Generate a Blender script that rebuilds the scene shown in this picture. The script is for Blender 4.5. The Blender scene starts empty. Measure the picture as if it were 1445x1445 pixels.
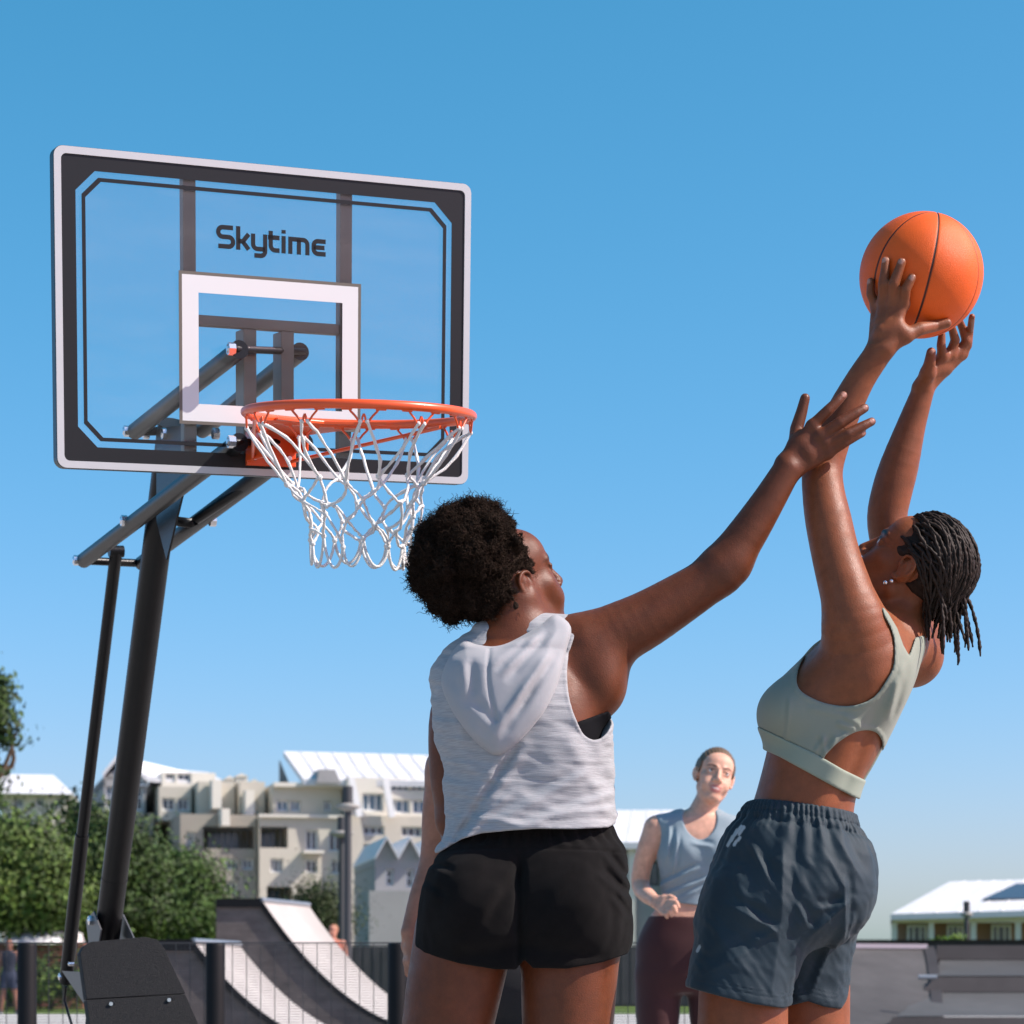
import bpy, bmesh, math, random
import numpy as np
from mathutils import Vector, Matrix

# ------------------------------------------------------------------ camera, sky, sun, exposure
S = bpy.context.scene
C = S.collection
FPX, HC, PX0, PY0 = 3400.0, 0.78, 722.5, 1380.0      # focal length in photo pixels, eye height, principal column, horizon row
cam = bpy.data.cameras.new('camera')
cam.sensor_width = 36.0
cam.lens = 36.0 * FPX / 1445.0
cam.shift_y = (PY0 - 722.5) / 1445.0
cam.clip_start = 0.05
cam.clip_end = 6000
cam.dof.use_dof = True
cam.dof.focus_distance = 4.75
cam.dof.aperture_fstop = 9.5
camo = bpy.data.objects.new('camera', cam)
camo.location = (0, 0, HC)
camo.rotation_euler = (math.radians(90), 0, 0)
C.objects.link(camo)
S.camera = camo

SUN_DIR = Vector((0.72, -0.14, 0.68)).normalized()   # towards the sun: right, a little behind the camera
SUN_EL = math.asin(SUN_DIR.z)
SUN_AZ = math.atan2(SUN_DIR.x, SUN_DIR.y)            # clockwise from +Y
W = bpy.data.worlds.new('World')
S.world = W
W.use_nodes = True
nt = W.node_tree
nt.nodes.clear()
sky = nt.nodes.new('ShaderNodeTexSky')
sky.sky_type = 'NISHITA'
sky.sun_disc = False
sky.sun_elevation = SUN_EL
sky.sun_rotation = SUN_AZ
sky.altitude = 200
sky.air_density = 1.0
sky.dust_density = 1.2
sky.ozone_density = 6.0
bg = nt.nodes.new('ShaderNodeBackground')
bg.inputs['Strength'].default_value = 0.12
wo = nt.nodes.new('ShaderNodeOutputWorld')
# the day's grading: red falls off faster with height, so the blue deepens upwards as in the photograph
spw = nt.nodes.new('ShaderNodeSeparateColor')
cbw = nt.nodes.new('ShaderNodeCombineColor')
pww = nt.nodes.new('ShaderNodeMath'); pww.operation = 'POWER'; pww.inputs[1].default_value = 1.72
mlw = nt.nodes.new('ShaderNodeMath'); mlw.operation = 'MULTIPLY'; mlw.inputs[1].default_value = .43
mnw = nt.nodes.new('ShaderNodeMath'); mnw.operation = 'MULTIPLY'; mnw.inputs[1].default_value = .34
mxw = nt.nodes.new('ShaderNodeMath'); mxw.operation = 'MAXIMUM'
nt.links.new(sky.outputs[0], spw.inputs[0])
nt.links.new(spw.outputs[0], pww.inputs[0])
nt.links.new(pww.outputs[0], mlw.inputs[0])
nt.links.new(spw.outputs[0], mnw.inputs[0])
nt.links.new(mlw.outputs[0], mxw.inputs[0])
nt.links.new(mnw.outputs[0], mxw.inputs[1])
nt.links.new(mxw.outputs[0], cbw.inputs[0])
gpw = nt.nodes.new('ShaderNodeMath'); gpw.operation = 'POWER'; gpw.inputs[1].default_value = .84
grw = nt.nodes.new('ShaderNodeMath'); grw.operation = 'MULTIPLY'; grw.inputs[1].default_value = 1.15
nt.links.new(spw.outputs[1], gpw.inputs[0])
nt.links.new(gpw.outputs[0], grw.inputs[0])
nt.links.new(grw.outputs[0], cbw.inputs[1])
blw = nt.nodes.new('ShaderNodeMath'); blw.operation = 'MULTIPLY'; blw.inputs[1].default_value = 1.02
nt.links.new(spw.outputs[2], blw.inputs[0])
nt.links.new(blw.outputs[0], cbw.inputs[2])
nt.links.new(cbw.outputs[0], bg.inputs[0])
nt.links.new(bg.outputs[0], wo.inputs[0])
sun = bpy.data.lights.new('sun', 'SUN')
sun.energy = 5.0
sun.angle = math.radians(0.53)
sun.color = (1.0, 0.93, 0.84)
suno = bpy.data.objects.new('sun', sun)
suno.rotation_euler = SUN_DIR.to_track_quat('Z', 'Y').to_euler()
C.objects.link(suno)
S.view_settings.view_transform = 'Standard'
S.view_settings.look = 'None'
S.view_settings.exposure = 0.55
S.view_settings.gamma = 1.0
S.render.engine = 'CYCLES'
S.cycles.use_denoising = True
S.cycles.max_bounces = 8
S.cycles.transparent_max_bounces = 24

RNG = np.random.default_rng(7)
random.seed(7)

# ------------------------------------------------------------------ helpers
def w2(px, py, Y):
    """a photo pixel at depth Y, as a point of the place"""
    return np.array([(px - PX0) * Y / FPX, Y, HC + (PY0 - py) * Y / FPX])

def link(name, me, mat=None, parent=None, kind=None):
    o = bpy.data.objects.new(name, me)
    C.objects.link(o)
    if mat is not None:
        for m in (mat if isinstance(mat, (list, tuple)) else [mat]):
            me.materials.append(m)
    if parent is not None:
        o.parent = parent
    if kind:
        o['kind'] = kind
    return o

def thing(name, label, cat, loc=(0, 0, 0), group=None):
    o = bpy.data.objects.new(name, None)
    o.empty_display_size = 0.1
    o.location = loc
    C.objects.link(o)
    o['label'] = label
    o['category'] = cat
    if group:
        o['group'] = group
    PARENT_LOC[o.name] = np.array(loc, float)
    return o
PARENT_LOC = {}

def mesh_np(name, V, F, smooth=True, mi=None):
    """mesh from numpy vertices and a list of equal-length faces"""
    V = np.asarray(V, np.float32)
    F = np.asarray(F, np.int32)
    me = bpy.data.meshes.new(name)
    n = F.shape[1]
    me.vertices.add(len(V))
    me.vertices.foreach_set('co', V.ravel())
    me.loops.add(F.size)
    me.loops.foreach_set('vertex_index', F.ravel())
    me.polygons.add(len(F))
    me.polygons.foreach_set('loop_start', np.arange(0, F.size, n, dtype=np.int32))
    me.polygons.foreach_set('loop_total', np.full(len(F), n, np.int32))
    me.polygons.foreach_set('use_smooth', np.full(len(F), smooth, bool))
    if mi is not None:
        me.polygons.foreach_set('material_index', np.asarray(mi, np.int32))
    me.update(calc_edges=True)
    return me

def set_col(me, col):
    """pigment attribute, one colour per vertex"""
    a = me.color_attributes.new('Col', 'FLOAT_COLOR', 'POINT')
    c = np.ones((len(me.vertices), 4), np.float32)
    c[:, :3] = col
    a.data.foreach_set('color', c.ravel())

class MB:
    """collects boxes, prisms and tubes into ONE mesh"""
    def __init__(s, R=None, o=None):
        s.v, s.f, s.sm = [], [], []
        s.R = None if R is None else np.asarray(R, float)
        s.o = np.zeros(3) if o is None else np.asarray(o, float)
    def add(s, V, F, smooth=False):
        b = len(s.v)
        V = np.asarray(V, float)
        if s.R is not None:
            V = V @ s.R.T
        s.v.extend((V + s.o).tolist())
        for f in F:
            s.f.append([b + i for i in f])
            s.sm.append(smooth)
    def box(s, x0, x1, y0, y1, z0, z1):
        V = [(x, y, z) for z in (z0, z1) for x, y in ((x0, y0), (x1, y0), (x1, y1), (x0, y1))]
        s.add(V, [(3, 2, 1, 0), (4, 5, 6, 7), (0, 1, 5, 4), (1, 2, 6, 5), (2, 3, 7, 6), (3, 0, 4, 7)])
    def quad(s, *P):
        s.add(P, [tuple(range(len(P)))])
    def prism(s, poly, axis, a0, a1, smooth=False):
        """poly of 2-D points extruded along an axis ('x','y' or 'z')"""
        n = len(poly)
        def p3(p, a):
            return {'x': (a, p[0], p[1]), 'y': (p[0], a, p[1]), 'z': (p[0], p[1], a)}[axis]
        V = [p3(p, a0) for p in poly] + [p3(p, a1) for p in poly]
        F = [tuple(range(n))[::-1], tuple(range(n, 2 * n))]
        F += [(i, (i + 1) % n, n + (i + 1) % n, n + i) for i in range(n)]
        s.add(V, F, smooth)
    def tube(s, pts, rad, seg=10, cap=True, ry=None, up=None, smooth=True):
        P = np.asarray(pts, float)
        n = len(P)
        r = np.full(n, rad, float) if np.isscalar(rad) else np.asarray(rad, float)
        T = np.gradient(P, axis=0)
        T /= np.linalg.norm(T, axis=1)[:, None] + 1e-12
        u = np.array(up if up is not None else ((0, 0, 1) if abs(T[0][2]) < .9 else (1, 0, 0)), float)
        V = []
        th = np.arange(seg) * 2 * math.pi / seg
        for i in range(n):
            a = u - T[i] * (u @ T[i])
            a /= np.linalg.norm(a) + 1e-12
            b = np.cross(T[i], a)
            u = a
            k = 1.0 if ry is None else ry
            V.append(P[i] + r[i] * (np.cos(th)[:, None] * a * k + np.sin(th)[:, None] * b))
        V = np.concatenate(V)
        F = [(i * seg + j, i * seg + (j + 1) % seg, (i + 1) * seg + (j + 1) % seg, (i + 1) * seg + j)
             for i in range(n - 1) for j in range(seg)]
        s.add(V, F, smooth)
        if cap:
            s.add(V[:seg], [tuple(range(seg))[::-1]])
            s.add(V[-seg:], [tuple(range(seg))])
    def bar(s, a, b, w, h, up=(0, 0, 1)):
        """rectangular bar from a to b, w across, h along up"""
        a, b = np.asarray(a, float), np.asarray(b, float)
        t = (b - a) / np.linalg.norm(b - a)
        u = np.asarray(up, float)
        u = u - t * (u @ t)
        u /= np.linalg.norm(u)
        x = np.cross(t, u)
        V = [p + x * sx * w / 2 + u * su * h / 2 for p in (a, b) for sx, su in ((-1, -1), (1, -1), (1, 1), (-1, 1))]
        s.add(V, [(3, 2, 1, 0), (4, 5, 6, 7), (0, 1, 5, 4), (1, 2, 6, 5), (2, 3, 7, 6), (3, 0, 4, 7)])
    def ball(s, c, r, seg=10, rings=6, sc=(1, 1, 1)):
        V, F = [], []
        for i in range(rings + 1):
            ph = math.pi * i / rings
            for j in range(seg):
                t = 2 * math.pi * j / seg
                V.append((c[0] + sc[0] * r * math.sin(ph) * math.cos(t), c[1] + sc[1] * r * math.sin(ph) * math.sin(t), c[2] + sc[2] * r * math.cos(ph)))
        for i in range(rings):
            for j in range(seg):
                F.append((i * seg + j, (i + 1) * seg + j, (i + 1) * seg + (j + 1) % seg, i * seg + (j + 1) % seg))
        s.add(V, F, True)
    def build(s, name, mat=None, parent=None, kind=None, bevel=0.0):
        me = bpy.data.meshes.new(name)
        V = np.array(s.v)
        if parent is not None:
            V = V - world_loc(parent)
        me.from_pydata(V.tolist(), [], s.f)
        me.polygons.foreach_set('use_smooth', s.sm)
        me.update()
        o = link(name, me, mat, parent, kind)
        if bevel:
            m = o.modifiers.new('bevel', 'BEVEL')
            m.width = bevel
            m.segments = 2
            m.limit_method = 'ANGLE'
            m.angle_limit = math.radians(50)
        return o

def world_loc(o):
    p = np.zeros(3)
    while o is not None:
        p += np.array(o.location)
        o = o.parent
    return p

# ------------------------------------------------------------------ materials
def mat(name, base, rough=0.6, spec=0.4, metal=0.0, var=0.0, vscale=8.0, bump=0.0, bscale=60.0, sss=0.0, coat=0.0, attr=False, stretch=(1, 1, 1), sheen=0.0, alpha=None, dirt=None):
    m = bpy.data.materials.new(name)
    m.use_nodes = True
    t = m.node_tree
    b = t.nodes['Principled BSDF']
    b.inputs['Roughness'].default_value = rough
    b.inputs['Specular IOR Level'].default_value = spec
    b.inputs['Metallic'].default_value = metal
    b.inputs['Coat Weight'].default_value = coat
    b.inputs['Sheen Weight'].default_value = sheen
    b.inputs['Base Color'].default_value = (*base, 1)
    src = None
    if attr:
        a = t.nodes.new('ShaderNodeAttribute')
        a.attribute_name = 'Col'
        src = a.outputs['Color']
    if var or bump:
        tc = t.nodes.new('ShaderNodeTexCoord')
        mp = t.nodes.new('ShaderNodeMapping')
        mp.inputs['Scale'].default_value = stretch
        t.links.new(tc.outputs['Object'], mp.inputs['Vector'])
    if var:
        n = t.nodes.new('ShaderNodeTexNoise')
        n.inputs['Scale'].default_value = vscale
        n.inputs['Detail'].default_value = 6
        n.inputs['Roughness'].default_value = 0.65
        t.links.new(mp.outputs[0], n.inputs['Vector'])
        r = t.nodes.new('ShaderNodeMapRange')
        r.inputs['From Min'].default_value = 0.25
        r.inputs['From Max'].default_value = 0.75
        r.inputs['To Min'].default_value = 1 - var
        r.inputs['To Max'].default_value = 1 + var
        t.links.new(n.outputs['Fac'], r.inputs['Value'])
        v = t.nodes.new('ShaderNodeVectorMath')
        v.operation = 'MULTIPLY'
        if src is None:
            v.inputs[0].default_value = base
        else:
            t.links.new(src, v.inputs[0])
        t.links.new(r.outputs[0], v.inputs[1])
        src = v.outputs[0]
        if dirt:
            n2 = t.nodes.new('ShaderNodeTexNoise')
            n2.inputs['Scale'].default_value = vscale * .23
            n2.inputs['Detail'].default_value = 8
            t.links.new(mp.outputs[0], n2.inputs['Vector'])
            r2 = t.nodes.new('ShaderNodeMapRange')
            r2.inputs['From Min'].default_value = .5
            r2.inputs['From Max'].default_value = .68
            r2.inputs['To Max'].default_value = .75
            t.links.new(n2.outputs['Fac'], r2.inputs['Value'])
            mx = t.nodes.new('ShaderNodeMix')
            mx.data_type = 'RGBA'
            t.links.new(r2.outputs[0], mx.inputs['Factor'])
            t.links.new(src, mx.inputs['A'])
            mx.inputs['B'].default_value = (*dirt, 1)
            src = mx.outputs['Result']
    if src is not None:
        t.links.new(src, b.inputs['Base Color'])
    if bump:
        n = t.nodes.new('ShaderNodeTexNoise')
        n.inputs['Scale'].default_value = bscale
        n.inputs['Detail'].default_value = 4
        t.links.new(mp.outputs[0], n.inputs['Vector'])
        bp = t.nodes.new('ShaderNodeBump')
        bp.inputs['Strength'].default_value = bump
        bp.inputs['Distance'].default_value = 0.02
        t.links.new(n.outputs['Fac'], bp.inputs['Height'])
        t.links.new(bp.outputs[0], b.inputs['Normal'])
    if sss:
        b.inputs['Subsurface Weight'].default_value = sss
        b.inputs['Subsurface Radius'].default_value = (1.0, 0.35, 0.2)
        b.inputs['Subsurface Scale'].default_value = 0.006
    return m

def clear_mat(name, tint, refl=0.06):
    """clear acrylic sheet: see-through, with a weak mirror reflection"""
    m = bpy.data.materials.new(name)
    m.use_nodes = True
    t = m.node_tree
    t.nodes.clear()
    o = t.nodes.new('ShaderNodeOutputMaterial')
    a = t.nodes.new('ShaderNodeBsdfTransparent')
    a.inputs[0].default_value = (*tint, 1)
    g = t.nodes.new('ShaderNodeBsdfGlossy')
    g.inputs['Roughness'].default_value = 0.02
    f = t.nodes.new('ShaderNodeFresnel')
    f.inputs[0].default_value = 1.35
    x = t.nodes.new('ShaderNodeMixShader')
    t.links.new(f.outputs[0], x.inputs[0])
    t.links.new(a.outputs[0], x.inputs[1])
    t.links.new(g.outputs[0], x.inputs[2])
    # a film of dust and wiped smears on the sheet
    tc = t.nodes.new('ShaderNodeTexCoord')
    mp = t.nodes.new('ShaderNodeMapping')
    mp.inputs['Rotation'].default_value = (0, .7, 0)
    mp.inputs['Scale'].default_value = (3, 3, 14)
    n = t.nodes.new('ShaderNodeTexNoise')
    n.inputs['Scale'].default_value = 1.6
    n.inputs['Detail'].default_value = 7
    r = t.nodes.new('ShaderNodeMapRange')
    r.inputs['From Min'].default_value = .42
    r.inputs['From Max'].default_value = .75
    r.inputs['To Max'].default_value = .022
    d = t.nodes.new('ShaderNodeBsdfDiffuse')
    d.inputs[0].default_value = (.7, .7, .68, 1)
    y = t.nodes.new('ShaderNodeMixShader')
    t.links.new(tc.outputs['Object'], mp.inputs[0])
    t.links.new(mp.outputs[0], n.inputs['Vector'])
    t.links.new(n.outputs['Fac'], r.inputs['Value'])
    t.links.new(r.outputs[0], y.inputs[0])
    t.links.new(x.outputs[0], y.inputs[1])
    t.links.new(d.outputs[0], y.inputs[2])
    t.links.new(y.outputs[0], o.inputs[0])
    return m

M = dict(
    court_concrete=mat('court_concrete', (.34, .325, .30), .9, .2, var=.25, vscale=1.2, bump=.3, bscale=40, dirt=(.27, .26, .24)),  # pale warm concrete tone, raised for more bounce light from the ground
    grass=mat('grass', (.085, .13, .03), .9, .1, var=.5, vscale=.8),
    black_metal=mat('black_powder_coat', (.007, .007, .0075), .34, .28, var=.25, vscale=30, bump=.08, bscale=300),
    dark_panel=mat('textured_black_plastic', (.016, .016, .017), .62, .25, var=.12, vscale=60, bump=.35, bscale=500),
    chrome=mat('zinc_plated_steel', (.75, .75, .77), .22, .5, metal=1.0),
    grey_metal=mat('brown_grey_steel', (.2, .178, .155), .5, .4, var=.06, vscale=20),
    silver=mat('silver_trim', (.5, .5, .51), .4, .5, var=.03, vscale=20),
    acrylic=clear_mat('clear_acrylic', (.97, .985, .99)),
    ink=mat('black_print', (.014, .0145, .016), .4, .3),
    ink_white=mat('white_print', (.66, .66, .66), .5, .4),
    ink_brown=mat('brown_print', (.13, .115, .095), .5, .4),
    rim=mat('orange_rim_paint', (.72, .085, .012), .32, .5, var=.05, vscale=30, coat=.25),
    net=mat('white_nylon_cord', (.8, .79, .77), .8, .2, var=.08, vscale=60, bump=.5, bscale=600),
)
# ------------------------------------------------------------------ implicit-surface modeller for bodies and clothes
def smin(a, b, k):
    if k <= 0:
        return np.minimum(a, b)
    h = np.maximum(k - np.abs(a - b), 0) / k
    return np.minimum(a, b) - h * h * k * .25
def smax(a, b, k):
    return -smin(-a, -b, k)

def f_cap(a, b, ra, rb):
    a = np.asarray(a, np.float32); b = np.asarray(b, np.float32)
    ba = b - a
    L = float(ba @ ba) + 1e-12
    def f(P):
        d = P - a
        t = np.clip(d @ ba / L, 0, 1)
        d = d - t[:, None] * ba
        return np.sqrt((d * d).sum(1)) - (ra + t * (rb - ra))
    return f
def f_chain(P, R):
    fs = [f_cap(P[i], P[i+1], R[i], R[i+1]) for i in range(len(P) - 1)]
    A = np.asarray(P, float)[:-1]; BA = np.asarray(P, float)[1:] - A
    LL = (BA * BA).sum(1) + 1e-12
    Ra = np.asarray(R, float)
    def f(Q):
        if len(fs) > 3 and len(Q):
            mn, mx = Q.min(0), Q.max(0)
            c = (mn + mx) / 2
            r = np.linalg.norm(mx - mn) / 2
            t = np.clip(((c - A) * BA).sum(1) / LL, 0, 1)
            dc = np.linalg.norm(c - A - t[:, None] * BA, axis=1) - (Ra[:-1] + t * (Ra[1:] - Ra[:-1]))
            use = np.where(dc <= dc.min() + 2 * r + 1e-4)[0]
        else:
            use = range(len(fs))
        d = None
        for i in use:
            v = fs[i](Q)
            d = v if d is None else np.minimum(d, v)
        return d
    return f
def f_ell(c, r, Rm=None):
    c = np.asarray(c, np.float32); r = np.asarray(r, np.float32)
    Rt = None if Rm is None else np.asarray(Rm, np.float32)
    def f(P):
        d = P - c
        if Rt is not None:
            d = d @ Rt              # into the local frame (columns of Rm are the axes)
        q = d / r
        k1 = np.sqrt((q * q).sum(1))
        q = q / r
        k2 = np.sqrt((q * q).sum(1)) + 1e-9
        return k1 * (k1 - 1) / k2
    f.lip = 1.8
    return f
def catmull(P, n):
    P = np.asarray(P, float)
    Q = np.vstack([2*P[0] - P[1], P, 2*P[-1] - P[-2]])
    out = []
    for i in range(1, len(Q) - 2):
        for t in np.arange(n) / n:
            p0, p1, p2, p3 = Q[i-1:i+3]
            out.append(.5 * (2*p1 + (p2-p0)*t + (2*p0-5*p1+4*p2-p3)*t*t + (3*p1-p0-3*p2+p3)*t**3))
    out.append(P[-1])
    return np.array(out)
def f_loft(rows, p=2.3, kcap=.03):
    """rows: (z, cx, cy, a, b) from top to bottom or bottom to top; elliptic sections stacked along z"""
    rows = np.array(sorted([list(map(float, r)) for r in rows]))
    z0, z1 = rows[0, 0], rows[-1, 0]
    D = catmull(rows, 6)
    D[:, 3:] = np.maximum(D[:, 3:], .004)
    Z = np.maximum.accumulate(D[:, 0])
    zm, zh = (z0 + z1) / 2, (z1 - z0) / 2
    def f(P):
        z = P[:, 2]
        cx, cy = np.interp(z, Z, D[:, 1]), np.interp(z, Z, D[:, 2])
        a, b = np.interp(z, Z, D[:, 3]), np.interp(z, Z, D[:, 4])
        u, v = np.abs(P[:, 0] - cx) / a, np.abs(P[:, 1] - cy) / b
        n = (u ** p + v ** p) ** (1 / p)
        gu, gv = (u / np.maximum(n, 1e-6)) ** (p - 1) / a, (v / np.maximum(n, 1e-6)) ** (p - 1) / b
        g = np.sqrt(gu * gu + gv * gv) + 1e-6
        d = (n - 1) / np.maximum(g, 1.0) 
        return smax(d, np.abs(z - zm) - zh, kcap).astype(np.float32)
    f.lip = 3.0
    return f
def poly_sd(U, V, P):
    """signed distance to a polygon, negative inside"""
    P = np.asarray(P, float)
    d = np.full(len(U), 1e18)
    s = np.ones(len(U))
    n = len(P)
    for i in range(n):
        ax, ay = P[i]; bx, by = P[i-1]
        ex, ey = bx - ax, by - ay
        wx, wy = U - ax, V - ay
        t = np.clip((wx*ex + wy*ey) / (ex*ex + ey*ey + 1e-12), 0, 1)
        dx, dy = wx - ex*t, wy - ey*t
        d = np.minimum(d, dx*dx + dy*dy)
        c1, c2, c3 = V >= ay, V < by, ex*wy > ey*wx
        s = np.where((c1 & c2 & c3) | (~c1 & ~c2 & ~c3), -s, s)
    return s * np.sqrt(d)
def f_view_poly(P, Y0, smooth=0):
    """prism with a polygon outline given on the plane y = Y0 in photo units, its sides running through the eye"""
    if smooth:
        Q = np.vstack([P, P[:1]])
        P = closed_spline(P, smooth)
    def f(X):
        return (poly_sd(PX0 + FPX * X[:, 0] / X[:, 1], PY0 - FPX * (X[:, 2] - HC) / X[:, 1], P) * Y0 / FPX).astype(np.float32)
    return f
def closed_spline(P, n):
    P = np.asarray(P, float)
    m = len(P)
    out = []
    for i in range(m):
        p0, p1, p2, p3 = P[i-1], P[i], P[(i+1) % m], P[(i+2) % m]
        for t in np.arange(n) / n:
            out.append(.5 * (2*p1 + (p2-p0)*t + (2*p0-5*p1+4*p2-p3)*t*t + (3*p1-p0-3*p2+p3)*t**3))
    return np.array(out)
def f_half(pt, nrm):
    nrm = np.asarray(nrm, np.float32); nrm = nrm / np.linalg.norm(nrm)
    c = float(np.asarray(pt, np.float32) @ nrm)
    return lambda P: P @ nrm - c
_ng = np.random.default_rng(11)
_dirs = _ng.normal(size=(24, 3)); _dirs /= np.linalg.norm(_dirs, axis=1)[:, None]
_ph = _ng.uniform(0, 6.28, 24)
def noise3(P, freq, seed=0, n=6):
    """smooth pseudo-random field in -1..1, made of warped plane waves"""
    d = np.zeros(len(P))
    w = np.zeros(len(P))
    for i in range(n):
        j = (i * 5 + seed * 7) % 24
        a = P @ _dirs[j] * freq * (1 + .35 * (i % 3)) + _ph[(j + seed) % 24]
        d += np.sin(a + 1.7 * w)
        w = np.sin(a * .61 + _ph[(j+3) % 24])
    return d / n ** .5 / 1.3

class SDF:
    def __init__(s):
        s.ops = []
    def u(s, f, k=0.0):
        s.ops.append(('u', f, k)); return s
    def sub(s, f, k=0.0):
        s.ops.append(('s', f, k)); return s
    def inter(s, f, k=0.0):
        s.ops.append(('i', f, k)); return s
    def disp(s, f):
        s.ops.append(('d', f, 0)); return s
    def cap(s, a, b, ra, rb, k=.02):
        return s.u(f_cap(a, b, ra, rb), k)
    def ell(s, c, r, k=.02, Rm=None):
        return s.u(f_ell(c, r, Rm), k)
    def chain(s, P, R, k=.02, n=0):
        if n:
            Q = catmull(np.c_[np.asarray(P, float), R], n)
            P, R = Q[:, :3], Q[:, 3]
        return s.u(f_chain(P, R), k)
    def __call__(s, P, act=None):
        d = None
        for i, (o, f, k) in enumerate(s.ops):
            if act is not None and not act[i]:
                continue
            if o == 'd':
                if d is not None:
                    d = d + f(P)
                continue
            v = f(P)
            if d is None:
                if o != 'u':
                    continue
                d = v
            elif o == 'u':
                d = smin(d, v, k)
            elif o == 's':
                d = smax(d, -v, k)
            else:
                d = smax(d, v, k)
        if d is None:
            d = np.full(len(P), 1.0)
        return d.astype(np.float32)
    def mesh(s, name, lo, hi, h, B=14):
        lo = np.asarray(lo, float); hi = np.asarray(hi, float)
        nb = np.ceil((hi - lo) / (h * B)).astype(int)
        bi = np.stack(np.meshgrid(*[np.arange(k) for k in nb], indexing='ij'), -1).reshape(-1, 3)
        ctr = (lo + (bi + .5) * B * h).astype(np.float32)
        Rb = B * h * .5 * 3 ** .5
        acts = np.ones((len(s.ops), len(bi)), bool)
        for i, (o, f, k) in enumerate(s.ops):
            if o == 'u':
                acts[i] = f(ctr) < Rb * getattr(f, 'lip', 1.25) + k + .012
        d = s(ctr)
        keep = np.where((np.abs(d) < Rb * 2.4 + .05) & acts[[i for i, q in enumerate(s.ops) if q[0] == 'u']].any(0))[0]
        g = np.stack(np.meshgrid(*[np.arange(B + 1)] * 3, indexing='ij'), -1).reshape(-1, 3)
        N = nb * B + 2
        cells, verts, faces = [], [], []
        co = np.array([[x, y, z] for x in (0, 1) for y in (0, 1) for z in (0, 1)])
        edges = [(a, b) for a in range(8) for b in range(a + 1, 8) if np.abs(co[a] - co[b]).sum() == 1]
        for n_ in keep:
            base = bi[n_] * B
            P = (lo + (base + g) * h).astype(np.float32)
            v = s(P, acts[:, n_]).reshape(B + 1, B + 1, B + 1)
            sg = v < 0
            if sg.all() or not sg.any():
                continue
            c = [sg[x:B+x, y:B+y, z:B+z] for x, y, z in co]
            cnt = sum(q.astype(np.int8) for q in c)
            ix = np.argwhere((cnt > 0) & (cnt < 8))
            if len(ix):
                cv = np.stack([v[ix[:, 0]+x, ix[:, 1]+y, ix[:, 2]+z] for x, y, z in co], 1)
                acc = np.zeros((len(ix), 3)); m = np.zeros(len(ix))
                for a, b in edges:
                    x = (cv[:, a] < 0) != (cv[:, b] < 0)
                    t = np.where(x, cv[:, a] / np.where(x, cv[:, a] - cv[:, b], 1), 0)
                    acc += np.where(x[:, None], co[a] + t[:, None] * (co[b] - co[a]), 0)
                    m += x
                verts.append(lo + (base + ix + acc / m[:, None]) * h)
                q = base + ix + 1
                cells.append((q[:, 0] * N[1] + q[:, 1]) * N[2] + q[:, 2])
            for ax in range(3):
                sl0 = [slice(0, B)] * 3
                sl1 = [slice(0, B)] * 3
                sl1[ax] = slice(1, B + 1)
                a, b = sg[tuple(sl0)], sg[tuple(sl1)]
                ex = np.argwhere(a != b)
                if not len(ex):
                    continue
                inside = a[ex[:, 0], ex[:, 1], ex[:, 2]]
                q = base + ex + 1
                u_, v_ = [(1, 2), (2, 0), (0, 1)][ax]
                du = np.zeros(3, int); du[u_] = 1
                dv = np.zeros(3, int); dv[v_] = 1
                key = lambda w: (w[:, 0] * N[1] + w[:, 1]) * N[2] + w[:, 2]
                quad = np.stack([key(q - du - dv), key(q - dv), key(q), key(q - du)], 1)
                quad = np.where(inside[:, None], quad, quad[:, ::-1])
                faces.append(quad)
        cells = np.concatenate(cells); verts = np.concatenate(verts); faces = np.concatenate(faces)
        o = np.argsort(cells)
        cells, verts = cells[o], verts[o]
        pos = np.searchsorted(cells, faces)
        pos = np.clip(pos, 0, len(cells) - 1)
        ok = (cells[pos] == faces).all(1)
        return verts, pos[ok]

def largest_piece(V, F):
    lab = np.arange(len(V))
    while True:
        new = lab.copy()
        m = lab[F].min(1)
        for i in range(4):
            np.minimum.at(new, F[:, i], m)
        new = new[new]
        if (new == lab).all():
            break
        lab = new
    ids, cnt = np.unique(lab, return_counts=True)
    keep = lab == ids[cnt.argmax()]
    idx = np.cumsum(keep) - 1
    return V[keep], idx[F[keep[F].all(1)]]
def sdf_obj(name, sd, lo, hi, h, m, parent=None, colf=None):
    V, F = sd.mesh(name, np.minimum(lo, hi), np.maximum(lo, hi), h)
    me = mesh_np(name, V - (world_loc(parent) if parent is not None else 0), F)
    if colf is not None:
        set_col(me, colf(V))
    return link(name, me, m, parent)
# ------------------------------------------------------------------ ground
def sheet(name, m, x0, x1, y0, y1, z, nx=2, ny=2):
    b = MB()
    b.quad((x0, y0, z), (x1, y0, z), (x1, y1, z), (x0, y1, z))
    return b.build(name, m, None, 'structure')
sheet('ground', M['court_concrete'], -2500, 2500, -200, 4500, 0)
M['pale'] = mat('pale_concrete', (.42, .41, .39), .9, .2, var=.15, vscale=.6, dirt=(.33, .32, .31))
sheet('path', M['pale'], -60, 60, 38, 52, .004)
sheet('lawn', M['grass'], -120, 120, 52, 112, .004)

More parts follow.
